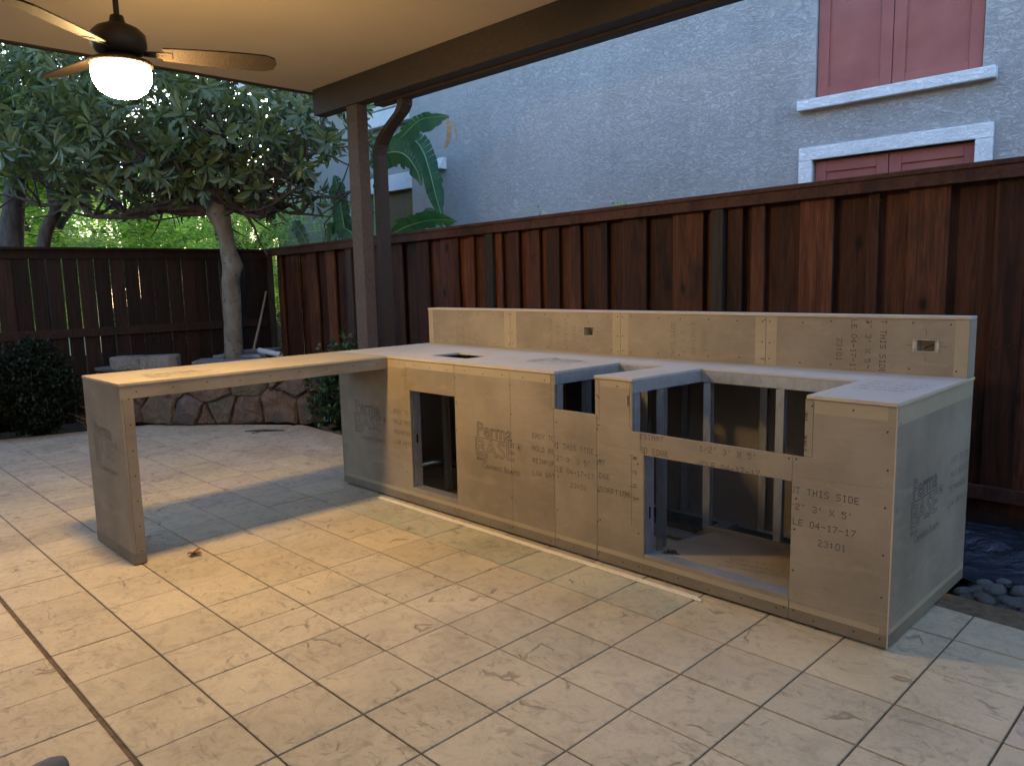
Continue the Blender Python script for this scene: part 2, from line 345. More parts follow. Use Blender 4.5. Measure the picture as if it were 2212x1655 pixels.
# patio
PPOLY = [(-4.75,-5.2),(7.5,-5.2),(7.5,.57),(3.09,.735),(-2.0,.93),(-2.81,.99),(-3.46,.50),(-4.14,-.07),(-4.49,-1.295),(-4.75,-2.2)]
pb = MB().prism([(x, y, -.1) for x, y in PPOLY], (0, 0, .093)).build('patio', M_JOINT); struct(pb)
gx = [(.46+.305*k) for k in range(-18, 24)]; gy = [(-.035-.3055*k) for k in range(-4, 18)]
rg = random.Random(3)
wx = {round(x, 3): rg.choice((.0022, .0026, .003, .0036)) for x in gx}; wy = {round(y, 3): rg.choice((.0024, .003, .0036)) for y in gy}
wy[round(gy[11], 3)] = .009; wy[round(gy[5], 3)] = .004; wx[round(gx[23], 3)] = .004
cells = []
for i in range(len(gx)-1):
    for j in range(len(gy)-1):
        x0, x1 = gx[i], gx[i+1]; y1, y0 = gy[j], gy[j+1]
        a0 = wx[round(x0, 3)]; a1 = wx[round(x1, 3)]; b1 = wy[round(y1, 3)]; b0 = wy[round(y0, 3)]
        poly = [(x0+a0, y0+b0), (x1-a1, y0+b0), (x1-a1, y1-b1), (x0+a0, y1-b1)]
        n = len(PPOLY)
        for k in range(n):
            p, q = PPOLY[k], PPOLY[(k+1) % n]; e = (q[0]-p[0], q[1]-p[1]); L = math.hypot(*e)
            poly = clip_poly(poly, p, (-e[1]/L, e[0]/L))
            if len(poly) < 3: break
        if len(poly) < 3 or abs(area(poly)) < .002: continue
        cx = sum(p[0] for p in poly)/len(poly); cyy = sum(p[1] for p in poly)/len(poly)
        sp = pix((cx, cyy, 0)); vis = sp and -60 < sp[0] < 2280 and 600 < sp[1] < 1760
        under = (-.5 < cx < 3.0 and .05 < cyy < .9)
        cells.append((sp[2] if vis and not under else 99+(0 if sp is None else sp[2]), cx, cyy, poly, vis))
cells.sort(key=lambda c: c[0])
def tile_shape(mb, poly, jit=0):
    h = jit; ti = inset(poly, .0018)
    if len(ti) != len(poly): ti = poly
    n = len(poly)
    mb.add([(p[0], p[1], -.0085) for p in poly]+[(p[0], p[1], h-.0014) for p in poly]+[(p[0], p[1], h) for p in ti],
           [tuple(range(2*n, 3*n))]+[(i, (i+1) % n, n+(i+1) % n, n+i) for i in range(n)]+[(n+i, n+(i+1) % n, 2*n+(i+1) % n, 2*n+i) for i in range(n)])
rest = MB(); ntile = 0
for d, cx, cyy, poly, vis in cells:
    if vis and ntile < 290:
        mb = MB(); tile_shape(mb, poly, rg.uniform(-.0008, .0008))
        if -.33 < cyy < -.03 and -.2 < cx < 2.25: mm = T_GREEN
        elif (-.65 < cyy < -.33 and -.1 < cx < 1.1) or (-.34 < cyy < -.02 and 2.2 < cx < 3.1): mm = T_OCHRE
        elif rg.random() < (-cx-.7)*.55+(cyy+.7)*.3: mm = T_GREY  # greyed tiles more frequent toward back left: lighting shift put into tile colour
        else: mm = T_BEIGE
        mb.build('tile', mm, pb); ntile += 1
    else: tile_shape(rest, poly)
rest.build('far_tiles', T_GREY, pb, stuff=True)

# ---------------------------------------------------------------- outdoor kitchen
L_, WB, D_, DS, HC, HB, XS = 3.0616, .5803, .919, .822, .93, 1.1926, -.60
BT = .0127
K = thing('outdoor_kitchen_frame', (1.2, .46, 0), 'long unfinished outdoor kitchen island with bar arm, clad in tan cement board', 'kitchen island')
FONT5 = {'A':'01110 10001 10001 11111 10001 10001 10001','B':'11110 10001 10001 11110 10001 10001 11110','C':'01110 10001 10000 10000 10000 10001 01110','D':'11110 10001 10001 10001 10001 10001 11110',
'E':'11111 10000 10000 11110 10000 10000 11111','F':'11111 10000 10000 11110 10000 10000 10000','G':'01110 10001 10000 10111 10001 10001 01110','H':'10001 10001 10001 11111 10001 10001 10001',
'I':'01110 00100 00100 00100 00100 00100 01110','L':'10000 10000 10000 10000 10000 10000 11111','M':'10001 11011 10101 10101 10001 10001 10001','N':'10001 11001 10101 10101 10011 10001 10001',
'O':'01110 10001 10001 10001 10001 10001 01110','P':'11110 10001 10001 11110 10000 10000 10000','R':'11110 10001 10001 11110 10100 10010 10001','S':'01111 10000 10000 01110 00001 00001 11110',
'T':'11111 00100 00100 00100 00100 00100 00100','U':'10001 10001 10001 10001 10001 10001 01110','W':'10001 10001 10001 10101 10101 11011 10001','X':'10001 10001 01010 00100 01010 10001 10001',
'Y':'10001 10001 01010 00100 00100 00100 00100','0':'01110 10001 10001 10001 10001 10001 01110','1':'00100 01100 00100 00100 00100 00100 01110','2':'01110 10001 00001 00110 01000 10000 11111',
'3':'01110 10001 00001 00110 00001 10001 01110','4':'00010 00110 01010 10010 11111 00010 00010','5':'11111 10000 11110 00001 00001 10001 01110','7':'11111 00001 00010 00100 00100 01000 01000',
'-':'00000 00000 00000 11111 00000 00000 00000',':':'00000 01100 01100 00000 01100 01100 00000','/':'00000 00001 00010 00100 01000 10000 00000','"':'01010 01010 00000 00000 00000 00000 00000',"'":'00100 00100 01000 00000 00000 00000 00000'}
def dots(mb, text, org, u, v, nrm, clip=None, pitch=.0226, h=.027, dens=1.0, rr=random.Random(5)):
    """dot-matrix printing: org = left of the line at half letter height; clip(point) says where the board is"""
    org, u, v, nrm = Vector(org), Vector(u), Vector(v), Vector(nrm); du = pitch/6.4; dv = h/7; s = .0017
    for ci, ch in enumerate(text):
        if ch not in FONT5: continue
        for r, row in enumerate(FONT5[ch].split()):
            for c, b in enumerate(row):
                if b == '1' and rr.random() < dens:
                    p = org+u*(ci*pitch+c*du)+v*((3-r)*dv)+u*rr.uniform(-.0003, .0003)
                    if clip and not clip(p): continue
                    p = p+nrm*.0006
                    mb.add([p-u*s-v*s*.8, p+u*s-v*s*.8, p+u*s+v*s*.8, p-u*s+v*s*.8], [(0, 1, 2, 3)])
def outline(mb, text, org, u, v, nrm, width, height, wline=.0016, clip=None, gap=0.0, fill=False, ext=None):
    """letters as thin printed outlines, fitted to width x height, org = lower left"""
    cu = bpy.data.curves.new('t', 'FONT'); cu.body = text; cu.size = 1; cu.resolution_u = 3; cu.fill_mode = 'BOTH'
    o = bpy.data.objects.new('t', cu); COL.objects.link(o); bpy.context.view_layer.update()
    me = bpy.data.meshes.new_from_object(o.evaluated_get(bpy.context.evaluated_depsgraph_get()))
    xs = [q.co.x for q in me.vertices]; ys = [q.co.y for q in me.vertices]; x0, x1, y0, y1 = min(xs), max(xs), min(ys), max(ys)
    org, u, v, nrm = Vector(org), Vector(u), Vector(v), Vector(nrm)
    P = lambda q: org+u*((q.x-x0)/(x1-x0)*width)+v*((q.y-y0)/(y1-y0)*height)+nrm*.0006
    if fill:
        mb.add([P(q.co) for q in me.vertices], [tuple(p.vertices) for p in me.polygons])
    else:
        cnt = {}
        for p in me.polygons:
            for e in p.edge_keys: cnt[e] = cnt.get(e, 0)+1
        # merge doubles so that inner edges count twice
        key = {}; idx = {}
        for q in me.vertices:
            k = (round(q.co.x, 4), round(q.co.y, 4)); idx[q.index] = key.setdefault(k, q.index)
        cnt2 = {}
        for p in me.polygons:
            vs = [idx[i] for i in p.vertices]
            for a in range(len(vs)):
                e = tuple(sorted((vs[a], vs[(a+1) % len(vs)])))
                if e[0] != e[1]: cnt2[e] = cnt2.get(e, 0)+1
        for (a, b), c in cnt2.items():
            if c != 1: continue
            A, B = P(me.vertices[a].co), P(me.vertices[b].co)
            if clip and not (clip(A) and clip(B)): continue
            stroke(mb, A, B, nrm, wline)
    bpy.data.objects.remove(o); bpy.data.meshes.remove(me); bpy.data.curves.remove(cu)
def stroke(mb, A, B, nrm, w_):
    A, B = Vector(A), Vector(B); t = (B-A)
    if t.length < 1e-5: return
    sd = t.normalized().cross(Vector(nrm))*w_*.5; e = t.normalized()*w_*.3
    mb.add([A-sd-e, B-sd+e, B+sd+e, A+sd-e], [(0, 1, 2, 3)])
UX, UY, UZ = Vector((1, 0, 0)), Vector((0, 1, 0)), Vector((0, 0, 1)); FN = Vector((0, -1, 0))
def logo(mb, x0, zb, clip=None, org=None, u=UX, v=UZ, nrm=FN, s=1.0):
    o = lambda a, b: (Vector(org) if org is not None else Vector((x0, 0, zb)))+u*a*s+v*b*s
    outline(mb, 'Perma', o(.018, .122), u, v, nrm, .275*s, .078*s, .0030*s, clip)
    outline(mb, 'BASE', o(.008, .015), u, v, nrm, .300*s, .088*s, .0026*s, clip)
    stroke(mb, o(0, .112)+nrm*.0006, o(.315, .112)+nrm*.0006, nrm, .0028*s)
    stroke(mb, o(0, .112)+nrm*.0006, o(0, .008)+nrm*.0006, nrm, .0022*s)
    stroke(mb, o(0, .008)+nrm*.0006, o(.10, .008)+nrm*.0006, nrm, .0022*s)
    outline(mb, 'R', o(.341, .089), u, v, nrm, .012*s, .016*s, .0020*s, clip)
    for k in range(14):
        a, b = 2*math.pi*k/14, 2*math.pi*(k+1)/14
        stroke(mb, o(.347+.018*math.cos(a), .097+.018*math.sin(a))+nrm*.0006, o(.347+.018*math.cos(b), .097+.018*math.sin(b))+nrm*.0006, nrm, .0022*s)
    outline(mb, 'BRAND', o(.003, -.018), u, v, nrm, .085*s, .017*s, .0010*s, clip)
    outline(mb, 'Cement Board', o(.048, -.060), u, v, nrm, .295*s, .034*s, .0012*s, clip)
def xz_board(name, x0, x1, z0, z1, holes=None, y=0.0, m=None, yd=None, poly=None):
    """an upright board with its face at y, thickness going back"""
    pts = poly or [(x0, z0), (x1, z0), (x1, z1), (x0, z1)]
    return MB().prism([(a, y, b_) for a, b_ in pts], (0, yd or BT, 0)).build(name, m or M_BOARD, K, bevel=.0012)
ZT = HC-BT-.001; ZB_ = .014; gp = .0009
# front boards, each an individual sheet cut round the openings
fb1 = xz_board('front_board', 0, 0, 0, 0, poly=[(-WB, ZB_), (.645, ZB_), (.645, .112), (.218, .112), (.218, .727), (.175-gp, .727), (.175-gp, ZT), (-WB, ZT)])
fb2 = xz_board('front_board', .175, .65-gp, .728, ZT)
fb3 = xz_board('front_board', 0, 0, 0, 0, poly=[(.646, ZB_), (1.42-gp, ZB_), (1.42-gp, .738), (1.428, .738), (1.428, ZT), (.65, ZT), (.65, .727), (.646, .727)])
fb4 = xz_board('front_board', 1.42, 1.70-gp, ZB_, .738)
fb5 = xz_board('front_board', 0, 0, 0, 0, poly=[(1.70, ZB_), (1.975-gp, ZB_), (1.975-gp, .600), (1.955-gp, .600), (1.955-gp, .684), (1.908, .684), (1.908, ZT), (1.690, ZT), (1.690, .739), (1.70, .739)])
fb6 = xz_board('front_board', 0, 0, 0, 0, poly=[(1.975, .581), (2.683-gp, .581), (2.683-gp, .684), (1.9555, .684), (1.9555, .601), (1.975, .601)])
fb6b = xz_board('front_board', 1.975, 2.683-gp, ZB_, .106)
fb7 = xz_board('front_board', 0, 0, 0, 0, poly=[(2.683, ZB_), (L_-gp, ZB_), (L_-gp, ZT), (2.728, ZT), (2.728, .684), (2.683, .684)])
def lettering(parent, fn, m=M_INK, name='printed_lettering'):
    mb = MB(); fn(mb)
    if mb.f: mb.build(name, m, parent)
cl = lambda a, b: (lambda p: a < p.x < b)
def tx(mb, rows, clip, **k):
    for x, z, t in rows: dots(mb, t, (x, 0, z), UX, UZ, FN, clip, **k)
COLA = lambda x: [(x, .583, 'EASY TO CUT THIS SIDE'), (x, .515, 'MOLD RESISTANT'), (x, .450, 'REINFORCED EDGE'), (x, .384, 'LOW WATER ABSORPTION')]
COLB = lambda x: [(x, .554, 'CUT THIS SIDE'), (x, .487, '1/2" 3\' X 5\''), (x-.022, .429, 'CYCLE 04-17-17'), (x+.135, .363, '23:01')]
lettering(fb1, lambda mb: (logo(mb, -.405, .413), tx(mb, COLA(.045), cl(-.5, .214))))
lettering(fb3, lambda mb: (logo(mb, .820, .405), tx(mb, COLA(1.268), cl(.7, 1.417))))
lettering(fb4, lambda mb: tx(mb, COLB(1.392), cl(1.422, 1.697)))
lettering(fb5, lambda mb: tx(mb, [(1.757-.0226*14, .508, 'MOLD RESISTANT'), (1.783-.0226*15, .443, 'REINFORCED EDGE'), (1.900-.0226*20+.001, .376, 'LOW WATER ABSORPTION')], cl(1.702, 1.95)))
lettering(fb6, lambda mb: (tx(mb, [(2.089-.0226*14, .668, 'MOLD RESISTANT'), (2.114-.0226*15, .604, 'REINFORCED EDGE')], lambda p: 1.957 < p.x < 2.68 and p.z < .683), tx(mb, [(2.266, .655, '1/2" 3\' X 5\''), (2.236, .588, 'CYCLE 04-17-17')], lambda p: 2.26 < p.x < 2.68 and p.z > .583)))
lettering(fb7, lambda mb: tx(mb, [(2.656, .550, 'CUT THIS SIDE'), (2.656, .485, '1/2" 3\' X 5\''), (2.625, .422, 'CYCLE 04-17-17'), (2.795, .357, '23:01')], cl(2.686, 3.05)))
# pencil marks
def pen(parent, segs, m=M_PENCIL, w_=.0016):
    mb = MB()
    for (x0, z0, x1, z1) in segs:
        n = max(1, int(math.hypot(x1-x0, z1-z0)/.06)); P = [Vector((x0+(x1-x0)*i/n+(random.uniform(-.0007, .0007)), -.0005, z0+(z1-z0)*i/n)) for i in range(n+1)]
        for a, b_ in zip(P, P[1:]): stroke(mb, a, b_, FN, w_)
    mb.build('pencil_mark', m, parent)
pen(fb3, [(1.107, .03, 1.107, .90), (1.403, .74, 1.403, .905), (1.403, .738, 1.426, .738)])
pen(fb5, [(1.716, .722, 1.716, .905), (1.692, .722, 1.716, .722), (1.895, .70, 1.895, .90), (1.905, .23, 1.905, .57), (1.89, .42, 1.925, .42), (1.89, .57, 1.915, .57)])
pen(fb7, [(2.760, .69, 2.760, .905), (2.73, .69, 2.76, .69)])
mb = MB()
for t, x, z, h_ in (('3 1/2', 2.738, .86, .03), ('2 1/4 ft', 2.738, .77, .06)): outline(mb, t, (x, -.0003, z-h_), -UZ*-1, UX*-1, FN, h_, .012, .0012)
mb.build('handwritten_number', M_PENCIL, fb7)
mb = MB(); outline(mb, 'corner', (1.893, -.0003, .80), UZ, -UX, FN, .05, .010, .0012)
for k, t in enumerate(('(G', '1 2', 'C', '7')): outline(mb, t, (1.915, -.0003, .55-.065*k), UX, UZ, FN, .02, .016, .0013)
mb.build('handwritten_number', M_PENCIL, fb5)
M_CHALK = mat('red_chalk', (.26, .12, .09), .9)
pen(fb4, [(1.44, .618, 1.69, .602)], M_CHALK, .0012); pen(fb5, [(1.71, .606, 1.95, .598)], M_CHALK, .0012); pen(fb7, [(2.70, .602, 3.03, .615)], M_CHALK, .0012)
# right end board, left end, back boards
eb = MB().box(L_-BT+.001, L_, BT+.001, D_, ZB_, ZT+BT+.0).build('end_board', M_BOARD, K, bevel=.0012)
def endtext(mb):
    logo(mb, 0, 0, org=(L_, .192, .408), u=UY, v=UZ, nrm=UX, s=1.0, clip=lambda p: p.y < .9)
    for z, t in ((.600, 'EASY TO CUT'), (.54, 'MOLD RESISTANT'), (.475, 'REINFORCED EDGE'), (.41, 'LOW WATER ABS')):
        dots(mb, t, (L_, .66, z), UY, UZ, UX, lambda p: p.y < .905, dens=.85)
lettering(eb, endtext)
MB().box(-WB, -WB+BT, BT+.001, D_, ZB_, ZT).build('end_board', M_BOARD, K, bevel=.0012)
MB().box(-WB+BT, L_-BT, D_-BT-.002, D_-.002, ZB_, HC-.02).build('back_board', M_BOARD_SHADE, K)
# counter top boards round the cut-outs
ztb = HC-BT
def top(name, polys):
    mb = MB()
    for p in polys: mb.prism([(a, b_, ztb) for a, b_ in p], (0, 0, BT))
    return mb.build(name, M_BOARD_TOP, K, bevel=.001)
ov = -.004
# sheet with the small square hole (built as four strips of one sheet), then the sheets round the sink and grill openings
def ring(x0, x1, y0, y1, hx0, hx1, hy0, hy1):
    o = [(x0,y0),(x1,y0),(x1,y1),(x0,y1)]; h = [(hx0,hy0),(hx1,hy0),(hx1,hy1),(hx0,hy1)]; V = []; Fc = []
    for z in (ztb, HC): V += [(a, b_, z) for a, b_ in o]+[(a, b_, z) for a, b_ in h]
    for i in range(4):
        j = (i+1) % 4
        Fc += [(8+i, 8+j, 12+j, 12+i), (j, i, 4+i, 4+j), (i, j, 8+j, 8+i), (4+j, 4+i, 12+i, 12+j)]
    return MB().add(V, Fc)
t1 = ring(-WB, .655-gp, ov, DS, .222, .560, .175, .41).build('counter_board', M_BOARD_TOP, K)
t2 = top('counter_board', [[(.655, ov), (1.432, ov), (1.455, .50), (1.76, .50), (1.76, .50), (1.76, DS), (.655, DS)]])
t3 = top('counter_board', [[(1.76+gp, .50), (1.690, ov), (1.915, ov), (1.955, .517), (1.955, DS), (1.76+gp, DS)]])
t4 = top('counter_board', [[(1.955+gp, .517), (2.735, .517), (2.735, DS), (1.955+gp, DS)]])
t5 = top('counter_board', [[(2.735+gp, DS), (2.735+gp, .517), (2.735, ov), (L_+.003, ov), (L_+.003, DS)]])
# aggregate core showing along the cut edge of the top sheets
core = MB()
for a, b_ in ((0.0, 1.432), (1.690, 1.915), (2.735, L_+.003)): core.box(a, b_, ov-.0025, ov-.0003, ztb-.0003, HC-.0012)
core.box(L_+.0034, L_+.0055, ov, D_-.005, ztb-.0003, HC-.0012)
for q in range(0, len(core.v), 8):
    e = MB(); e.v = core.v[q:q+8]; e.f = [tuple(i-q for i in f) for f in core.f[q//8*6:q//8*6+6]]; e.build('board_cut_edge', M_CORE, K)
def toptext(mb, x, y, ang, s=1):
    u = Vector((math.cos(ang), math.sin(ang), 0)); v = Vector((-math.sin(ang), math.cos(ang), 0))
    logo(mb, 0, 0, org=(x, y, HC), u=u, v=v, nrm=UZ, s=s)
lettering(t2, lambda mb: toptext(mb, .95, .30, R(0)), M_INKF)
for k, t in enumerate(('EASY TO CUT', 'MOLD RESIST', 'REINFORCED', 'LOW WATER')):
    lettering(t5, lambda mb: dots(mb, t, (2.79, .52-.075*k, HC), UX, UY, UZ), M_INKF)
# backsplash
sb = []
xs_ = [XS, .283, 1.216, 2.14, L_]
ob = [(.933, 1.012, 1.036, 1.093), (2.852, 2.933, 1.034, 1.090)]
for i in range(4):
    x0, x1 = xs_[i]+(gp if i else 0), xs_[i+1]-gp; z0, z1 = HC, HB-BT
    hole = [h for h in ob if x0 < h[0] < x1]
    if hole:
        h = hole[0]; o = [(x0,z0),(x1,z0),(x1,z1),(x0,z1)]; hh = [(h[0],h[2]),(h[1],h[2]),(h[1],h[3]),(h[0],h[3])]; V = []; Fc = []
        for y in (DS, DS+BT): V += [(a, y, b_) for a, b_ in o]+[(a, y, b_) for a, b_ in hh]
        for k in range(4):
            j = (k+1) % 4; Fc += [(k, j, 4+j, 4+k), (8+j, 8+k, 12+k, 12+j), (j, k, 8+k, 8+j), (4+k, 4+j, 12+j, 12+k)]
        s_ = MB().add(V, Fc).build('backsplash_board', M_BOARD, K)
    else: s_ = xz_board('backsplash_board', x0, x1, z0, z1, y=DS)
    sb.append(s_)
MB().box(XS, L_, DS-.003, D_, HB-BT+.0005, HB).build('backsplash_cap', M_BOARD_TOP, K, bevel=.001)
MB().box(XS-.001, L_-BT, D_-BT, D_-.0005, HC-.018, HB-BT-.0005).build('back_board', M_BOARD, K)
MB().box(L_-BT+.0015, L_+.0005, DS+BT*.4, D_-.0008, HC+.0005, HB-BT-.0005).build('end_board', M_BOARD, K, bevel=.001)
MB().box(XS-.001, XS+BT, DS+BT+.0005, D_-BT-.0005, HC+.0005, HB-BT-.0005).build('end_board', M_BOARD, K)
MB().box(XS, L_, DS-.0055, DS-.0032, HB-BT+.001, HB-.001).build('board_cut_edge', M_CORE, K)
def vt(mb, x, u, v, zst, clip, dens=1):
    for k, (t, dz) in enumerate((('CUT THIS SIDE', 0), ('1/2" 3\' X 5\'', 0), ('CYCLE 04-17-17', -.022), ('23:01', .135))):
        dots(mb, t, Vector((x, DS, zst))-v*.066*k+u*dz, u, v, FN, clip, dens=dens)
zc = lambda p: HC+.004 < p.z < HB-BT-.004
lettering(sb[0], lambda mb: vt(mb, -.27, UZ, -UX, .80, zc, .6), M_INKF)
lettering(sb[1], lambda mb: vt(mb, .655, UZ, -UX, .855, zc, .9), M_INKF)
lettering(sb[2], lambda mb: vt(mb, 1.585, UZ, -UX, .850, zc, .85), M_INKF)
lettering(sb[3], lambda mb: vt(mb, 2.712, -UZ, UX, 1.215, zc))
# tapered smooth edges of the boards (a slightly different skin, 0.4 mm proud)
tp = MB()
for x in (.283, 1.216, 2.14):
    for sx in (-1, 1): tp.box(*(sorted((x+sx*.0015, x+sx*.058))), DS-.0005, DS+.002, HC+.001, HB-BT-.001)
tp.box(XS+.001, XS+.05, DS-.0005, DS+.002, HC+.001, HB-BT-.001); tp.box(L_-.055, L_-.002, DS-.0005, DS+.002, HC+.001, HB-BT-.001)
tp.box(0.002, .173, -.0004, .003, .862, ZT-.001); tp.box(.177, .648, -.0004, .003, .868, ZT-.001); tp.box(.652, 1.40, -.0004, .003, .868, ZT-.001)
tp.box(1.72, 1.90, -.0004, .003, .88, ZT-.001); tp.box(2.765, L_-.03, -.0004, .003, .862, ZT-.001)
tp.box(L_-.002, L_+.0004, .015, D_-.002, .845, ZT)
tp.box(-WB+.002, 1.418, -.0004, .003, .062, .085); tp.box(1.422, 1.69, -.0004, .003, .062, .085); tp.box(1.70, 2.68, -.0004, .003, .062, .085); tp.box(2.685, L_-.03, -.0004, .003, .062, .085)
tp.box(L_-.002, L_+.0004, .015, D_-.002, .062, .085)
for q in range(0, len(tp.v), 8):
    e = MB(); e.v = tp.v[q:q+8]; e.f = [tuple(i-q for i in f) for f in tp.f[q//8*6:q//8*6+6]]; e.build('tapered_edge', M_TAPER, K)
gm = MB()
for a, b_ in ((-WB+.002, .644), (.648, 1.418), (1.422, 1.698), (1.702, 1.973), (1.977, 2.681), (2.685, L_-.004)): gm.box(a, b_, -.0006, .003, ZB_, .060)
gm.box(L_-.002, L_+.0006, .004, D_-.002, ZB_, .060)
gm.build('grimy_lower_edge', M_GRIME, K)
cb_ = MB(); cb_.tube([(L_+.0008, -.0012, ZB_), (L_+.0008, -.0012, .4), (L_+.001, -.001, ZT)], .0028, 6); cb_.build('corner_bead', M_CORE, K)
# bar arm: top, aprons, leg box
BL, TL, TB = 1.5998, .062, .062
bt = MB().box(-WB, 0, -BL, ov-.001, ztb, HC).build('bar_top_board', M_BARTOP, K, bevel=.0015)
MB().box(-BT, 0, -BL+.0008, -.0008, HC-TB-.018, ztb-.0005).build('bar_side_board', M_BOARD, K, bevel=.001)
MB().box(-WB, -WB+BT, -BL+.0008, -.0008, HC-TB-.018, ztb-.0005).build('bar_side_board', M_BOARD, K, bevel=.001)
MB().box(-WB+BT+.0005, -BT-.0005, -BL+TL, -.0008, HC-TB-.017, HC-TB-.006).build('bar_underside_board', M_BOARD, K)
le = MB().box(-WB+.0005, -.0005, -BL, -BL+BT, .006, ztb-.0005).build('leg_board', M_BOARD, K, bevel=.0015)
MB().box(-BT, 0.0006, -BL+BT+.0005, -BL+TL, .006, HC-TB-.0185).build('leg_board', M_BOARD, K, bevel=.001)
MB().box(-WB+.0005, -BT-.0005, -BL+TL-BT, -BL+TL, .006, HC-TB-.019).build('leg_board', M_BOARD, K)
MB().box(-WB, -WB+BT, -BL+BT+.0005, -BL+TL-BT-.0005, .006, HC-TB-.019).build('leg_board', M_BOARD, K)
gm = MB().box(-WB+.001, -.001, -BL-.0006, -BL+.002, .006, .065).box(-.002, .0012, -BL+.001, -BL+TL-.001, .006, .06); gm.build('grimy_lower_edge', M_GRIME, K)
lettering(le, lambda mb: logo(mb, 0, 0, org=(-.47, -BL, .50), u=UX, v=UZ, nrm=FN, s=1.0), M_INKF)
lettering(bt, lambda mb: toptext(mb, -.12, -1.40, R(90), 1.0), M_INKF)
MB().box(-.0012, .0022, -BL+.001, -.001, ztb+.0005, HC-.0008).build('board_cut_edge', M_CORE, K); ebb = MB().box(-WB+.001, -.001, -BL-.002, -BL+.001, ztb+.0005, HC-.0008); ebb.build('board_cut_edge', M_CORE, K)
# screws
sw = MB(); rs = random.Random(11)
def screw(x, y, z, n):
    n = Vector(n); p = Vector((x, y, z))+n*.0009; a = n.cross(UZ) if abs(n.z) < .5 else UX.copy(); a.normalize(); b_ = n.cross(a); r_ = .0042
    sw.add([p+a*r_*math.cos(k*math.pi/3)+b_*r_*math.sin(k*math.pi/3) for k in range(6)], [tuple(range(6))])
for x in (.62, .66, 1.107, 1.44, 1.70, 1.715, 1.945, 2.665, 2.70, 3.035, -.55, .16, .19):
    for k in range(6):
        z = .06+.155*k+rs.uniform(-.02, .02)
        if (x in (.19,) and .1 < z < .74) or (x in (.62,) and .1 < z < .74) or (x == 1.44 and z > .73) or (x == 1.945 and z > .68) or (x == 2.665 and (.105 < z < .585 or z > .68)) or (x == 2.70 and z > .68): continue
        screw(x+rs.uniform(-.004, .004), 0, z, FN)
for x in [v_*.155-.5 for v_ in range(23)]:
    if not (1.40 < x < 1.72 or 1.89 < x < 2.75): screw(x, 0, .885+rs.uniform(-.006, .006), FN)
    screw(x+.03, 0, .035+rs.uniform(-.008, .01), FN)
for x in [XS+.03+.17*k for k in range(22)]:
    for z in (HC+.025, HB-.035): screw(x+rs.uniform(-.02, .02), DS, z+rs.uniform(-.006, .006), FN)
for x in (.265, .30, 1.198, 1.234, 2.12, 2.16):
    for z in (.955, 1.04, 1.16): screw(x, DS, z+rs.uniform(-.01, .01), FN)
for k in range(9): screw(0, -BL+.08+.18*k, .885+rs.uniform(-.01, .008), UX)
for k in range(7): screw(.0008, -BL+.04, .07+.13*k, UX)
for k in range(6): screw(L_, .04, .05+.16*k, UX); screw(L_, .88, .05+.16*k, UX)
sw.build('screws', M_SCREW, K, stuff=True)
MB().box(.70, .71, .03, D_-.03, .03, .90).build('added_light_baffle', M_BOARD_SHADE, K)  # added unseen panel keeping stray light out of the door bay
# steel framing
def stud(x, y, z0, z1, dx=1, dy=1, w_=.04, d=.032):    # C-section standing
    t = .0016; mb = MB()
    mb.box(*sorted((x, x+dx*t)), *sorted((y, y+dy*d)), z0, z1); mb.box(*sorted((x+dx*t, x+dx*w_)), *sorted((y, y+dy*t)), z0, z1); mb.box(*sorted((x+dx*t, x+dx*w_)), *sorted((y+dy*(d-t), y+dy*d)), z0, z1)
    return mb.build('steel_stud', M_STEEL, K)
def track(x0, x1, y0, y1, z0, z1):
    return MB().box(x0, x1, y0, y1, z0, z1).build('steel_track', M_STEEL, K)
yi = BT+.002
for x, dx, z0, z1 in ((.2205, -1, .03, .88), (.647, 1, .03, .88), (1.4325, -1, .03, .86), (1.700, 1, .03, .86), (1.9125, -1, .03, .86), (2.732, 1, .03, .86), (1.9775, -1, .03, .572), (2.688, 1, .03, .57)):
    o = stud(x, yi, z0, z1, dx, 1, .035, .062 if x in (.2205, 1.9775) else .045)
    if dx < 0:
        sl_ = MB()
        for z in ((.42,) if z1 > .6 else (.30,)): sl_.add([(x+.0008, yi+.022, z-.028), (x+.0008, yi+.036, z-.028), (x+.0008, yi+.036, z+.028), (x+.0008, yi+.022, z+.028)], [(0, 1, 2, 3)])
        sl_.build('punched_slot_shade', M_DARK, o)  # flat dark plate painting the shade of the slot hole
for x in (-.3, .45, 1.1, 1.61, 2.09, 2.66, 2.95): stud(x, D_-BT-.004, .03, .9, 1, -1)
for x, y in ((1.967, .52), (2.351, .52), (2.70, .52), (1.44, .50), (1.60, .50)): stud(x, y, .10 if x > 1.8 else .03, .86, 1, 1)
for x, y in ((1.905, .2), (2.80, .3), (1.395, .25), (.16, .3)): stud(x, y, .03, .86, 1, 1)
ht = .054; z1 = ztb-.001; z0 = z1-ht
track(1.9075, 1.9095, .012, .514, z0, z1); 
mb = MB().prism([(1.912, ov+.003, z0), (1.914, ov+.003, z0), (1.955, .517, z0), (1.953, .517, z0)], (0, 0, ht)); mb.build('steel_track', M_STEEL, K)
track(1.955, 2.735, .5175, .5195, z0, z1); track(2.737, 2.739, .01, .517, z0, z1)
MB().prism([(1.4285, ov+.003, z0), (1.4305, ov+.003, z0), (1.4555, .50, z0), (1.4535, .50, z0)], (0, 0, ht)).build('steel_track', M_STEEL, K)
track(1.455, 1.76, .5005, .5025, z0, z1)
track(.222, .644, .001, .075, .1125, .1140); track(1.98, 2.682, .001, .075, .1065, .1080)
track(.2, 3.0, .86, .90, .03, .032); track(1.3, 1.9, .50, .54, .035, .06)
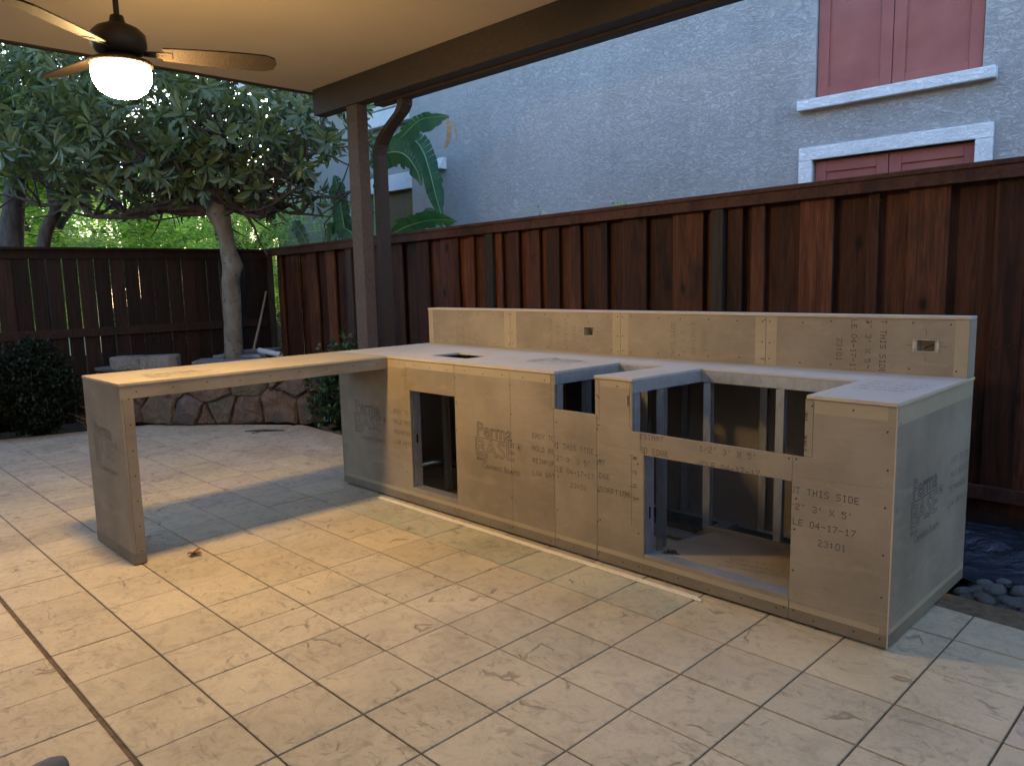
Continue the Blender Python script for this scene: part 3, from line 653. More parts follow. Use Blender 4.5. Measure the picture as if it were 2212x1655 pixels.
# floor board inside the big bay, floor of the cabinet
fl = MB().prism([(1.99, .075, .094), (3.03, .075, .094), (3.03, .50, .094), (2.05, .50, .094), (1.985, .30, .094)], (0, 0, .012)).build('shelf_board', M_BOARD, K)
for k, t in enumerate(('EASY TO CUT', 'REINFORCED EDGE', 'LOW WATER ABSORPTION')):
    lettering(fl, lambda mb: dots(mb, t, (2.30, .22-.05*k, .106), Vector((.97, .24, 0)), Vector((-.24, .97, 0)), UZ), M_INKF)
MB().box(1.985, 3.03, .50, .53, .075, .125).build('shelf_board', M_BOARD, K)
MB().box(1.9, 1.98, .50, .86, .03, .05).build('steel_track', M_STEEL, K)
# outlet boxes in the backsplash
for (a, b_, c, d) in ob:
    o = MB(); t = .003
    o.box(a+.0005, a+t, DS-.003, DS+.06, c+.0005, d-.0005); o.box(b_-t, b_-.0005, DS-.003, DS+.06, c+.0005, d-.0005)
    o.box(a+t, b_-t, DS-.003, DS+.06, c+.0005, c+t); o.box(a+t, b_-t, DS-.003, DS+.06, d-t, d-.0005); o.box(a+t, b_-t, DS+.057, DS+.06, c+t, d-t)
    o = o.build('outlet_box', M_PLASTIC, K)
    if a > 2:
        e = MB()
        for xx in (a-.014, b_+.001):
            e.box(xx, xx+.013, DS-.003, DS-.0008, c+.012, d-.010); e.box(xx+.002, xx+.008, DS-.003, DS-.0008, c, c+.009); e.box(xx+.002, xx+.008, DS-.003, DS-.0008, d-.008, d)
        e.build('mounting_ear', M_PLASTIC, o)
    wmb = MB().tube([((a+b_)/2-.02, DS+.05, c+.01), ((a+b_)/2, DS+.02, c+.022), ((a+b_)/2+.02, DS+.04, c+.03)], .0025, 6); wmb.build('wire', M_DARK, o)
    cr = MB(); mx, mz = (a+b_)/2, (c+d)/2
    for q in ((mx, d+.015, mx, d+.04), (mx, c-.04, mx, c-.015), (a-.045, mz, a-.018, mz), (b_+.018, mz, b_+.05, mz)): stroke(cr, (q[0], DS-.0005, q[1]), (q[2], DS-.0005, q[3]), FN, .0013)
    cr.build('pencil_mark', M_PENCIL, K)

# small things round the kitchen
st = thing('wood_trim_strip', (1.1, -.06, 0), 'pale narrow wood strip lying on the patio along the island base', 'trim strip')
for y0, y1, a, b_ in ((-.052, -.040, -.08, 2.30), (-.068, -.056, -.075, 2.325)):
    MB().add([(a, y0-.001, .001), (b_, y0-.006, .001), (b_, y1-.006, .001), (a, y1-.001, .001), (a, y0-.001, .009), (b_, y0-.006, .009), (b_, y1-.006, .009), (a, y1-.001, .009)],
             [(0,3,2,1),(4,5,6,7),(0,1,5,4),(1,2,6,5),(2,3,7,6),(3,0,4,7)]).build('lath', M_LATH, st, bevel=.001)
mb = MB(); rr = random.Random(21)
for k in range(26):
    p = Vector((2.06+rr.gauss(0, .018), .10+rr.gauss(0, .01), .109+abs(rr.gauss(0, .005)))); d = Vector((rr.uniform(-1, 1), rr.uniform(-1, 1), rr.uniform(-.3, .3))).normalized()
    mb.tube([p-d*.010, p+d*.009, p+d*.010], [.0015, .0018, .004], 5)
tag(mb.build('screw_pile', M_SCREW, origin=(2.06, .10, .107)), 'small dark heap of loose screws inside the lower right opening', 'screws')['kind'] = 'stuff'

def curled_leaf(name, p, s, m, label, rz):
    mb = MB(); p = Vector(p); rr = random.Random(int(s*1e4))
    for k in range(5):
        a = rz+k*1.25; d = Vector((math.cos(a), math.sin(a), .45+.3*math.sin(k*2)))
        mb.leaf(p+Vector((0, 0, .004)), d, (0, 0, 1), s*(.7+.3*rr.random()), s*.55, .3, .25)
    return tag(mb.build(name, m, origin=p), label, 'leaf')
curled_leaf('fallen_leaf', (.069, -1.327, .002), .05, mat('brown_fallen_leaf', (.22, .10, .045), .8), 'small curled brown leaf on the patio near the foot of the bar leg', .5)
lf = MB(); p = at(460, 917, 2, 0); lf.leaf(p+Vector((-.08, -.08, .006)), (.7, .7, .0), (0, 0, 1), .22, .09, .1, 0); tag(lf.build('fallen_leaf', M_ORANGE, origin=p), 'flat orange leaf lying at the foot of the stone planter', 'leaf')
tw = MB(); p = at(570, 932, 2, 0); d = Vector((.7, .71, 0)); tw.tube([p-d*.18+UZ*.006, p+UZ*.012+Vector((.01, 0, 0)), p+d*.2+UZ*.006], [.006, .012, .005], 6); tw.tube([p+UZ*.01, p+Vector((.03, -.14, .004))], [.005, .003], 5)
tag(tw.build('twig', M_BARKD, origin=p), 'dark twig lying on the patio in front of the stone planter', 'twig')
# shoe tip at the bottom edge
sh = thing('shoe', (1.60, -2.42, 0), 'blue grey shoe tip at the bottom edge of the photo', 'shoe')
sd = Vector((-.45, .893, 0)); sr = Vector((.893, .45, 0)); tip = Vector((1.565, -2.325, 0))
prof = [(0, .0, .012), (.006, .022, .03), (.03, .038, .045), (.07, .046, .055), (.12, .048, .062), (.18, .042, .075), (.24, .037, .09), (.275, .03, .095), (.285, .0, .09)]
mb = MB(); k = 10
for d_, w_, h_ in prof:
    for j in range(k):
        a = math.pi*j/(k-1); mb.v.append(tip-sd*d_+sr*max(w_, .001)*math.cos(a)+UZ*(.012+h_*math.sin(a)*.75))
for i in range(len(prof)-1):
    for j in range(k-1): mb.f.append((i*k+j, i*k+j+1, (i+1)*k+j+1, (i+1)*k+j))
M_SHOE = mat('shoe_fabric', (.10, .105, .125), .8); N = NB(M_SHOE); n_ = N.noise(N.co(), 150, 3); N.bump(n_, .5, .003)
mb.build('upper', M_SHOE, sh, smooth=True)
mb = MB(); pts = [tip-sd*d_+sr*w_ for d_, w_, _ in prof]+[tip-sd*d_-sr*w_ for d_, w_, _ in prof[::-1]]; mb.prism([q+UZ*.001 for q in pts], (0, 0, .014)); mb.build('sole', mat('shoe_sole', (.05, .05, .055), .8), sh)

# ---------------------------------------------------------------- patio cover
ZC = 3.08; XR = 3.3
PC = thing('patio_cover', (1.5, -1.5, 0), 'patio cover with flat tan ceiling, dark brown beam and square corner post', 'patio cover')
MB().box(-2.27, XR, -5.2, .995, ZC, ZC+.15).build('ceiling', M_CEIL, PC)
MB().box(-2.19, XR, .88, 1.0, 2.857, ZC-.001).build('beam', M_TRIM, PC, bevel=.004)
MB().box(-2.32, -2.272, -5.2, 1.03, ZC-.012, ZC+.19).build('fascia', M_TRIM, PC)
MB().box(-2.27, XR, .997, 1.025, 2.99, ZC+.19).build('fascia', M_TRIM, PC)
po = MB().box(-1.69, -1.535, .89, .998, .0, 2.856).build('post', M_POSTP, PC, bevel=.004)
nl = MB()
for z in (1.05, 1.65): nl.lathe((-1.61, .889, z), [(0, .0), (.007, 0)], 8)
gt = MB(); prof = [(1.027, 2.97), (1.027, 2.85), (1.036, 2.845), (1.125, 2.845), (1.135, 2.87), (1.15, 2.90), (1.155, 2.965), (1.146, 2.972), (1.143, 2.962), (1.04, 2.86), (1.035, 2.97)]
gt.prism([(-1.48, y, z) for y, z in prof], (XR+1.48, 0, 0)); gt.build('gutter', M_TRIM, PC)
dsm = MB()
def rect_run(mb, pts, wx_, wy_):
    o = len(mb.v)
    for p in pts:
        p = Vector(p)
        for a, b_ in ((-1, -1), (1, -1), (1, 1), (-1, 1)): mb.v.append(p+Vector((a*wx_/2, b_*wy_/2, 0)) if True else p)
    for i in range(len(pts)-1):
        for j in range(4): mb.f.append((o+i*4+j, o+i*4+(j+1) % 4, o+(i+1)*4+(j+1) % 4, o+(i+1)*4+j))
    mb.f.append((o, o+3, o+2, o+1)); e = o+4*(len(pts)-1); mb.f.append((e, e+1, e+2, e+3))
rect_run(dsm, [(-1.14, 1.09, 2.85), (-1.15, 1.09, 2.80), (-1.19, 1.09, 2.755), (-1.38, 1.12, 2.68), (-1.50, 1.14, 2.62), (-1.58, 1.15, 2.55), (-1.60, 1.15, 2.47), (-1.60, 1.15, -.05)], .075, .1)
ds = dsm.build('downspout', M_TRIM, PC)
bb = MB()
for z in (2.2, .9): bb.box(-1.645, -1.555, 1.094, 1.099, z, z+.03)
bb.build('strap', M_TRIM, ds)
# the owner's house closing the patio behind the photographer
ow = thing('house', (2, -5.3, 0), 'tan stucco house wall behind the photographer closing the patio', 'house')
MB().box(-3.0, 8.0, -5.5, -5.21, -.09, 5.5).build('wall', stucco('tan_stucco', (.50, .43, .34), (.54, .47, .37)), ow)

MB().box(6.4, 6.7, -5.2, .9, -.09, 3.4).build('added_shade_wall', stucco('tan_stucco', (.42, .36, .28), (.46, .40, .31)), ow)  # unseen wall added to cut the sky light on the island end

# ceiling fan with lamp
FX, FY = .15, -1.51
CFAN = thing('ceiling_fan', (FX, FY, ZC), 'brown ceiling fan with its lit lamp bowl hanging under the patio ceiling', 'ceiling fan')
MB().lathe((FX, FY, 0), [(.0, ZC-.001), (.07, ZC-.001), (.068, ZC-.04), (.03, ZC-.075), (.0, ZC-.075)], 20).build('canopy', M_BRONZE, CFAN, smooth=True)
MB().tube([(FX, FY, ZC-.07), (FX, FY, 2.60)], .013, 10).build('downrod', M_BRONZE, CFAN)
MB().lathe((FX, FY, 0), [(.0, 2.62), (.028, 2.62), (.035, 2.59), (.09, 2.565), (.115, 2.54), (.118, 2.49), (.10, 2.46), (.075, 2.45), (.0, 2.45)], 28).build('motor_housing', M_BRONZE, CFAN, smooth=True)
MB().lathe((FX, FY, 0), [(.0, 2.449), (.07, 2.449), (.08, 2.435), (.135, 2.42), (.137, 2.405), (.0, 2.405)], 24).build('lamp_fitter', M_BRONZE, CFAN, smooth=True)
gl = MB().lathe((FX, FY, 0), [(.001, 2.404), (.122, 2.404), (.128, 2.37), (.122, 2.33), (.102, 2.295), (.07, 2.272), (.035, 2.262), (.001, 2.26)], 20); gl.build('lamp_bowl', M_GLOW, CFAN, smooth=True)
for k in range(3):
    a = R(69)+k*2*math.pi/3; d = Vector((math.cos(a), math.sin(a), 0)); s_ = Vector((-math.sin(a), math.cos(a), -.24)).normalized(); up = d.cross(s_); O = Vector((FX, FY, 2.465))
    arm = MB().prism([O+d*.10-s_*.02-up*.004, O+d*.22-s_*.03-up*.004, O+d*.22+s_*.03-up*.004, O+d*.10+s_*.02-up*.004], up*.006)
    bl = MB(); n_ = 12; V = []
    for i in range(n_+1):
        t = i/n_; r_ = .18+.50*t; w_ = .055+.022*math.sin(t*2.2); 
        if i == n_: w_ *= .72
        V.append((r_, w_))
    pts = [O+d*r_-s_*w_ for r_, w_ in V]+[O+d*(.695), ]+[O+d*r_+s_*w_ for r_, w_ in V[::-1]]
    pts[n_+1] = O+d*.692-s_*.0
    b_ = bl.prism(pts, up*.008).build('blade', M_BLADE, CFAN, bevel=.002); arm.build('blade_arm', M_BRONZE, b_)

# ---------------------------------------------------------------- fences
FY_ = 1.75; FXL = -4.9
zt = lambda x: 1.825+.0138*(x+4.9)
RF = thing('wooden_fence', (0, FY_, 0), 'reddish brown stained board fence running behind the kitchen island', 'fence')
posts = [-4.80, -3.03, -.86, 1.33, 3.5]
edges = [-4.66,-4.545,-4.358,-4.157,-3.962,-3.754,-3.553,-3.376,-3.17,-3.07,  -2.99,-2.85,-2.66,-2.50,-2.311,-2.14,-1.947,-1.735,-1.544,-1.312,-1.160,-1.10,-.949,
         -.739,-.676,-.538,-.426,-.302,-.231,-.090,.028,.128,.330,.392,.535,.744,.966,1.204,1.372,1.493,1.552,1.644,1.872,2.078,2.273,2.334,2.489,2.696,2.907,3.05,3.21,3.36,3.52,3.7,3.9,4.1,4.3]
edges = sorted(edges)
# wide faces stand proud, narrow slivers are the boards lying behind them
rb = random.Random(8)
for i in range(len(edges)-1):
    a, b_ = edges[i], edges[i+1]; w_ = b_-a; front = (i % 2 == 0)
    y0 = FY_-.004 if front else FY_+.040; y0 += rb.uniform(-.001, .003)
    x0, x1 = (a+.001, b_-.001) if front else (a-.045, b_+.045)
    MB().box(x0, x1, y0, y0+.022, .03+rb.uniform(0, .01), zt(a)-.075).build('board', M_CEDAR, RF, bevel=.0015)
for x in posts:
    MB().box(x-.045, x+.045, FY_-.045, FY_-.006, -.05, zt(x)-.085).build('post', M_POSTW, RF, bevel=.003)
def sloped(x0, x1, y0, y1, za, zb2):
    mb = MB(); mb.add([(x0,y0,zt(x0)+za),(x1,y0,zt(x1)+za),(x1,y1,zt(x1)+za),(x0,y1,zt(x0)+za),(x0,y0,zt(x0)+zb2),(x1,y0,zt(x1)+zb2),(x1,y1,zt(x1)+zb2),(x0,y1,zt(x0)+zb2)],
                     [(0,3,2,1),(4,5,6,7),(0,1,5,4),(1,2,6,5),(2,3,7,6),(3,0,4,7)]); return mb
sloped(-4.95, 4.3, FY_-.075, FY_+.075, -.028, 0.0).build('cap_rail', M_RAIL, RF, bevel=.003)
sloped(-4.93, 4.3, FY_-.066, FY_-.047, -.095, -.029).build('fascia_board', M_RAIL, RF, bevel=.002)
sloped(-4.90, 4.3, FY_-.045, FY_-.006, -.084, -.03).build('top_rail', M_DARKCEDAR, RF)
MB().box(-4.9, 4.3, FY_-.045, FY_-.006, .176, .248).build('bottom_rail', M_RAIL, RF, bevel=.002)
MB().box(-4.9, 4.3, FY_-.02, FY_-.001, -.06, .10).build('kick_board', M_DARKCEDAR, RF)
nb_ = MB(); rn = random.Random(12)
for i in range(len(edges)-1):
    xm = (edges[i]+edges[i+1])/2
    for z in (.21, 1.0, zt(xm)-.12):
        for dx_ in (-.028, .03):
            p = Vector((xm+dx_+rn.uniform(-.006, .006), FY_-.0065 if i % 2 == 0 else FY_+.038, z+rn.uniform(-.02, .02)))
            nb_.add([p+Vector((.004*math.cos(k*math.pi/3), -.001, .004*math.sin(k*math.pi/3))) for k in range(6)], [tuple(range(6))])
nb_.build('nails', M_SCREW, RF, stuff=True)
LF = thing('wooden_fence', (FXL, 0, 0), 'dark brown board fence behind the tree and stone planter, light showing between its boards', 'fence')
gaps = [-1.26, -1.11, -.962, -.812, -.665, -.517, -.372, -.216, -.061, .081, .232, .380, .538, .696, .834, .983, 1.135, 1.29, 1.439, 1.585, 1.74]
gaps = [-1.26-.149*k for k in range(14, 0, -1)]+gaps; gw = {-.812: .009, -.665: .013, -.517: .013, -.372: .011, -1.11: .009, .081: .006, .232: .006, .38: .006, .834: .005}
for a, b_ in zip(gaps, gaps[1:]):
    g0, g1_ = gw.get(a, .007), gw.get(b_, .007)
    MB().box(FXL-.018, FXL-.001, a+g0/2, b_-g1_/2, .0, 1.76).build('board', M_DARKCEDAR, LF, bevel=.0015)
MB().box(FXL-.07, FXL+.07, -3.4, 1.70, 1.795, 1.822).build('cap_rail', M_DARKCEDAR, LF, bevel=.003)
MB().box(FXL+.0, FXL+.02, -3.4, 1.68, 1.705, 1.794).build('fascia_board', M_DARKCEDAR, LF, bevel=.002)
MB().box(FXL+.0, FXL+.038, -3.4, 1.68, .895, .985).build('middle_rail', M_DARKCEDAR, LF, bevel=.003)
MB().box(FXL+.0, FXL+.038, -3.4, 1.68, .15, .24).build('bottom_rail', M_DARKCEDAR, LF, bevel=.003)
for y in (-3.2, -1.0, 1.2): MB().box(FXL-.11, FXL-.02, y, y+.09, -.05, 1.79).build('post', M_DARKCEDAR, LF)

# ---------------------------------------------------------------- neighbour's house
HY = 3.6
NH = thing('neighbour_house', (0, HY, 0), 'grey lace stucco house wall with reddish shutters and white trim beyond the fence', 'house')
def wallseg(x0, x1, z0, z1, y=HY): return MB().box(x0, x1, y, y+.2, z0, z1)
MB().box(-4.35, 1.107, HY, HY+.25, -.09, 4.7).build('wall', M_STUCCO, NH)
w2 = MB().box(1.107, 2.325, HY, HY+.25, 2.325, 2.80).box(2.325, 9.0, HY, HY+.25, -.09, 4.7).box(1.107, 2.325, HY, HY+.25, -.09, .9).box(1.107, 2.325, HY+.12, HY+.25, 2.8, 4.7).box(1.107, 2.325, HY+.12, HY+.25, .9, 2.325); w2.build('wall', M_STUCCO, NH)
MB().box(-4.35, -4.20, HY+.25, 5.2, -.09, 4.7).box(-9, -4.35, HY+.5, HY+.7, -.09, 4.7).build('wall', M_STUCCO, NH)
def shutter(x0, x1, z0, z1, y, stiles, m, par=NH):
    base = MB().box(x0, x1, y, y+.02, z0, z1).build('shutter', m, par, bevel=.002); t = .09
    f = MB(); f.box(x0, x0+t, y-.016, y-.0005, z0, z1); f.box(x1-t*(.0+1 if stiles else .6), x1, y-.016, y-.0005, z0, z1)
    f.box(x0+t+.0005, x1-t-.0005, y-.0155, y-.0005, z0, z0+t*.8); f.box(x0+t+.0005, x1-t-.0005, y-.0155, y-.0005, z1-t, z1)
    f.build('frame', m, base, bevel=.003)
for (z0, z1) in ((2.815, 4.2), (1.1, 2.305)):
    yy = HY+.035 if z0 > 2 else HY+.045
    shutter(1.115, 1.697, z0, z1, yy, True, M_SHUT); shutter(1.703, 2.318, z0, z1, yy, True, M_SHUT)
MB().box(.985, 2.425, HY-.075, HY-.001, 2.72, 2.803).build('window_sill', M_WTRIM, NH, bevel=.006)
f = MB().box(.995, 2.425, HY-.035, HY-.001, 2.318, 2.425).box(.995, 1.107, HY-.035, HY-.001, .95, 2.3175).box(2.312, 2.425, HY-.035, HY-.001, .95, 2.3175); f.build('window_frame', M_WTRIM, NH, bevel=.005)
# left windows on the set-back wall
ly = HY+.5
for args in ((-6.2, -4.36, 3.95, 4.10), (-6.2, -4.36, 3.72, 3.85), (-6.2, -4.34, 2.78, 2.93)):
    MB().box(args[0], args[1], ly-.13, ly-.001, args[2]-.08, args[3]).build('window_trim', M_WTRIM, NH, bevel=.006)
MB().box(-6.0, -4.42, ly-.05, ly-.001, 1.2, 2.695).build('shutter', M_OLIVE, NH)
MB().box(-6.0, -4.42, ly-.05, ly-.001, 4.15, 4.6).build('shutter', M_SHUT, NH)
vb = MB(); vb.add([(-3.80, HY-.001, 2.79), (-3.62, HY-.001, 2.79), (-3.62, HY-.12, 2.79), (-3.80, HY-.12, 2.79), (-3.74, HY-.001, 2.93), (-3.62, HY-.001, 2.93), (-3.62, HY-.06, 2.93), (-3.74, HY-.06, 2.93)],
    [(0,3,2,1),(4,5,6,7),(3,2,6,7),(2,1,5,6),(1,0,4,5),(0,3,7,4)]); vb.build('vent_hood', M_WTRIM, NH, bevel=.003)

# ---------------------------------------------------------------- stone planter
path = [Vector((-4.85, -.28, 0)), Vector((-4.14, -.05, 0)), Vector((-3.77, .19, 0)), Vector((-3.46, .52, 0)), Vector((-3.15, .83, 0)), Vector((-2.84, 1.0, 0)), Vector((-2.70, 1.3, 0)), Vector((-2.70, 1.66, 0))]
seg = [0]
for a, b_ in zip(path, path[1:]): seg.append(seg[-1]+(b_-a).length)
def along(s):
    s = max(0, min(seg[-1]-1e-4, s))
    for i in range(len(path)-1):
        if s <= seg[i+1]:
            t = (s-seg[i])/(seg[i+1]-seg[i]); p = path[i].lerp(path[i+1], t); d = (path[i+1]-path[i]).normalized()
            return p, Vector((d.y, -d.x, 0))
HP = .53
SP = thing('stone_planter', (-3.9, .8, 0), 'raised planter of rust and tan fieldstones round the tree', 'planter')
back = MB(); S = [seg[-1]*i/40 for i in range(41)]
for s in S:
    p, n_ = along(s); back.v += [p-n_*.02, p-n_*.30, p-n_*.30+UZ*(HP-.01), p-n_*.02+UZ*(HP-.01)]
for i in range(40):
    for j in range(4): back.f.append((i*4+j, i*4+(j+1) % 4, i*4+4+(j+1) % 4, i*4+4+j))
back.build('mortar', M_MORTAR, SP)
soil = [p for p in [along(s)[0]-along(s)[1]*.25 for s in S]]+[Vector((-4.88, 1.7, 0)), Vector((-4.88, -.2, 0))]
MB().add([q+UZ*(HP-.06) for q in soil], [tuple(range(len(soil)))]).build('soil', M_SOIL, SP)
rv = random.Random(17); Lw = seg[-1]
sites = [(-.1+.44*i+rv.uniform(-.13, .13)+(.2 if j else 0), .15+.27*j+rv.uniform(-.09, .09)) for j in range(2) for i in range(11)]+[(.9, .50), (1.75, .06), (2.3, .5), (1.35, .05)]
for k, s0 in enumerate(sites):
    poly = [(0, .0), (Lw, .0), (Lw, HP), (0, HP)]
    for s1 in sites:
        if s1 is s0: continue
        mx, mz = (s0[0]+s1[0])/2, (s0[1]+s1[1])/2; nx, nz = s0[0]-s1[0], s0[1]-s1[1]; l_ = math.hypot(nx, nz)
        poly = clip_poly(poly, (mx, mz), (nx/l_, nz/l_))
        if len(poly) < 3: break
    if len(poly) < 3 or area(poly) < .004: continue
    po_ = inset(poly, .007)
    if len(po_) < 3 or area(po_) < .003: continue
    # subdivide the outline so that the stone follows the wall and looks knapped
    out = []
    for i in range(len(po_)):
        a, b_ = po_[i], po_[(i+1) % len(po_)]; n_ = max(1, int(math.dist(a, b_)/.07))
        out += [(a[0]+(b_[0]-a[0])*t/n_+rv.uniform(-.013, .013), a[1]+(b_[1]-a[1])*t/n_+rv.uniform(-.013, .013)) for t in range(n_)]
    c = (sum(q[0] for q in out)/len(out), sum(q[1] for q in out)/len(out)); mb = MB(); n_ = len(out); bulge = rv.uniform(.025, .06)
    def W(q, d_): p, nn = along(q[0]); return Vector((p.x, p.y, max(.002, min(HP, q[1]))))+nn*d_
    sc1 = lambda q, f_: (c[0]+(q[0]-c[0])*f_, c[1]+(q[1]-c[1])*f_)
    for f_, d_ in ((1, -.03), (1, bulge*.3), (.88, bulge*.85), (.5, bulge*1.05)):
        mb.v += [W(sc1(q, f_), d_+(rv.uniform(-.006, .006) if f_ < 1 else 0)) for q in out]
    mb.v.append(W(c, bulge*1.1))
    for r_ in range(3):
        for i in range(n_): mb.f.append((r_*n_+i, r_*n_+(i+1) % n_, (r_+1)*n_+(i+1) % n_, (r_+1)*n_+i))
    for i in range(n_): mb.f.append((3*n_+i, 3*n_+(i+1) % n_, 4*n_))
    mb.build('stone', M_STONE[rv.choice((0, 0, 1, 1, 2))], SP)
# coping flags
s = 0
while s < Lw-.1:
    w_ = rv.uniform(.28, .45); e = min(Lw, s+w_); mb = MB(); q = []
    for t in (0, .5, 1):
        p, n_ = along(s+.008+(e-s-.016)*t); q.append(p+n_*(.05+rv.uniform(-.015, .02)))
    for t in (1, .5, 0):
        p, n_ = along(s+.008+(e-s-.016)*t); q.append(p-n_*(.27+rv.uniform(-.03, .03)))
    mb.prism([x+UZ*(HP+.002+rv.uniform(0, .004)) for x in q], (0, 0, .035)); mb.build('coping_stone', M_FLAG, SP, bevel=.006); s = e
ZP = HP+.042
# two split-face blocks
def block(c, rz, label):
    pts = [(-.19, -.10), (-.14, -.14), (.10, -.145), (.16, -.10), (.17, .10), (-.17, .10)]; mb = MB()
    q = [Vector((c[0]+x*math.cos(rz)-y*math.sin(rz), c[1]+x*math.sin(rz)+y*math.cos(rz), c[2])) for x, y in pts]
    mb.prism(q, (0, 0, .135)); o = mb.build('retaining_block', M_BLOCK, origin=c, bevel=.014); return tag(o, label, 'block', 'concrete blocks on the planter')
block((-4.28, -.12, ZP), R(48), 'left of the two tan concrete blocks resting on the planter by the fence')
block((-4.10, .10, ZP), R(58), 'right of the two tan concrete blocks resting on the planter by the fence')
def slab(px, py, z, pts, rz, th, label, tilt=0):
    c = at(px, py, 2, z); q = [c+Vector((x*math.cos(rz)-y*math.sin(rz), x*math.sin(rz)+y*math.cos(rz), tilt*x)) for x, y in pts]
    return tag(MB().prism(q, (0, 0, th)).build('flagstone', M_FLAG, origin=c, bevel=.004), label, 'flagstone', 'loose flagstones on the planter')
slab(500, 782, ZP, [(-.35, -.2), (.3, -.22), (.38, .12), (.0, .25), (-.4, .18)], R(45), .03, 'lowest wide grey flagstone of the pile on the planter')
slab(530, 770, ZP+.034, [(-.3, -.16), (.26, -.2), (.3, .15), (-.25, .2)], R(40), .03, 'middle grey flagstone of the pile beside the tree trunk')
slab(548, 760, ZP+.068, [(-.30, -.14), (.27, -.15), (.28, .13), (-.22, .16)], R(47), .022, 'topmost pale flagstone of the pile beside the tree trunk', .05)
pp0 = at(560, 757, 2, ZP+.10); pp1 = at(607, 767, 2, ZP+.06)
mb = MB().tube([pp0, pp1], .030, 14, False); mb.tube([pp1, pp0], .025, 14, False); tag(mb.build('pipe', M_PIPE, origin=pp1), 'short grey pipe lying on the pile of flagstones', 'pipe')
a = at(548, 755, 0, -4.45); b_ = at(575, 630, 0, -4.78)
tag(MB().tube([a, (a+b_)/2+Vector((.01, 0, 0)), b_], [.014, .013, .011], 8).build('garden_stake', M_STICK, origin=a), 'thin wooden stake leaning against the dark fence right of the tree', 'stake')

# pebbles
def pebble_mesh(seed):
    bm = bmesh.new(); bmesh.ops.create_icosphere(bm, subdivisions=2, radius=1); r_ = random.Random(seed); o = Vector((r_.uniform(0, 50), 0, 0))
    for v in bm.verts: v.co = v.co*(1+.22*mn.noise(v.co*1.1+o)); v.co.z *= .62; v.co.x *= 1.25
    me = bpy.data.meshes.new('pebble'); bm.to_mesh(me); bm.free(); me.materials.append(M_PEB); me.polygons.foreach_set('use_smooth', [True]*len(me.polygons)); return me
PM = [pebble_mesh(i) for i in range(5)]
def bed(pts, zb, cnt, r0, r1, seed):
    b0 = MB().prism([(x, y, -.09) for x, y in pts], (0, 0, zb+.09)).build('pebble_bed', M_SOIL); struct(b0); rr = random.Random(seed); got = []
    xs2 = [p[0] for p in pts]; ys2 = [p[1] for p in pts]; tries = 0
    def inside(x, y):
        for i in range(len(pts)):
            a, b2 = pts[i], pts[(i+1) % len(pts)]
            if (b2[0]-a[0])*(y-a[1])-(b2[1]-a[1])*(x-a[0]) < 0: return False
        return True
    while len(got) < cnt and tries < 6000:
        tries += 1; x, y = rr.uniform(min(xs2), max(xs2)), rr.uniform(min(ys2), max(ys2)); r_ = rr.uniform(r0, r1)
        if not inside(x, y): continue
        lay = 0
        if any(math.hypot(x-a, y-c) < (r_+q)*.80 for a, c, q, l in got if l == 0):
            lay = 1
            if any(math.hypot(x-a, y-c) < (r_+q)*.85 for a, c, q, l in got if l == 1) or rr.random() < .5: continue
        got.append((x, y, r_, lay)); rot_place(PM[rr.randrange(5)], 'pebble', b0, (x, y, zb+r_*.42+lay*r_*.75), (rr.uniform(-.35, .35), rr.uniform(-.35, .35), rr.uniform(0, 6.3)), r_)
bed([(-2.66, 1.02), (-2.0, .95), (-.75, .945), (-.75, 1.45), (-2.66, 1.5)], -.045, 110, .025, .046, 2)
bed([(3.075, .752), (4.1, .715), (4.2, .98), (3.075, 1.02)], -.045, 110, .024, .042, 3)
# plastic sheet
mb = MB(); nx_, ny_ = 46, 30
for i in range(nx_+1):
    for j in range(ny_+1):
        x = 2.6+1.8*i/nx_; y = .93+.80*j/ny_
        z = -.03+.10*mn.noise(Vector((x*1.7, y*2.3, 1)))+.05*abs(mn.noise(Vector((x*4+y*3, y*5, 4))))+.02*mn.noise(Vector((x*12, y*12, 2)))+.05*max(0, (y-1.2))
        mb.v.append(Vector((x, y+.03*mn.noise(Vector((x*3, 0, 7))), max(z, -.03+.02*mn.noise(Vector((x*6, y*6, 3)))) +.03)))
for i in range(nx_):
    for j in range(ny_): a = i*(ny_+1)+j; mb.f.append((a, a+ny_+1, a+ny_+2, a+1))
tag(mb.build('plastic_sheet', M_TARP, origin=(3.3, 1.3, 0), smooth=True), 'crumpled dark plastic sheet on the ground between the island end and the fence', 'plastic sheet')

# ---------------------------------------------------------------- plants
def limb(p, q, r0, r1, sag=0, wob=.05, n=6, rr=random):
    p, q = Vector(p), Vector(q); out = []; rad = []
    for i in range(n+1):
        t = i/n; w_ = math.sin(math.pi*t)*wob; out.append(p.lerp(q, t)+Vector((rr.uniform(-w_, w_), rr.uniform(-w_, w_), rr.uniform(-w_, w_)-sag*math.sin(math.pi*t)))); rad.append(r0+(r1-r0)*t)
    return out, rad
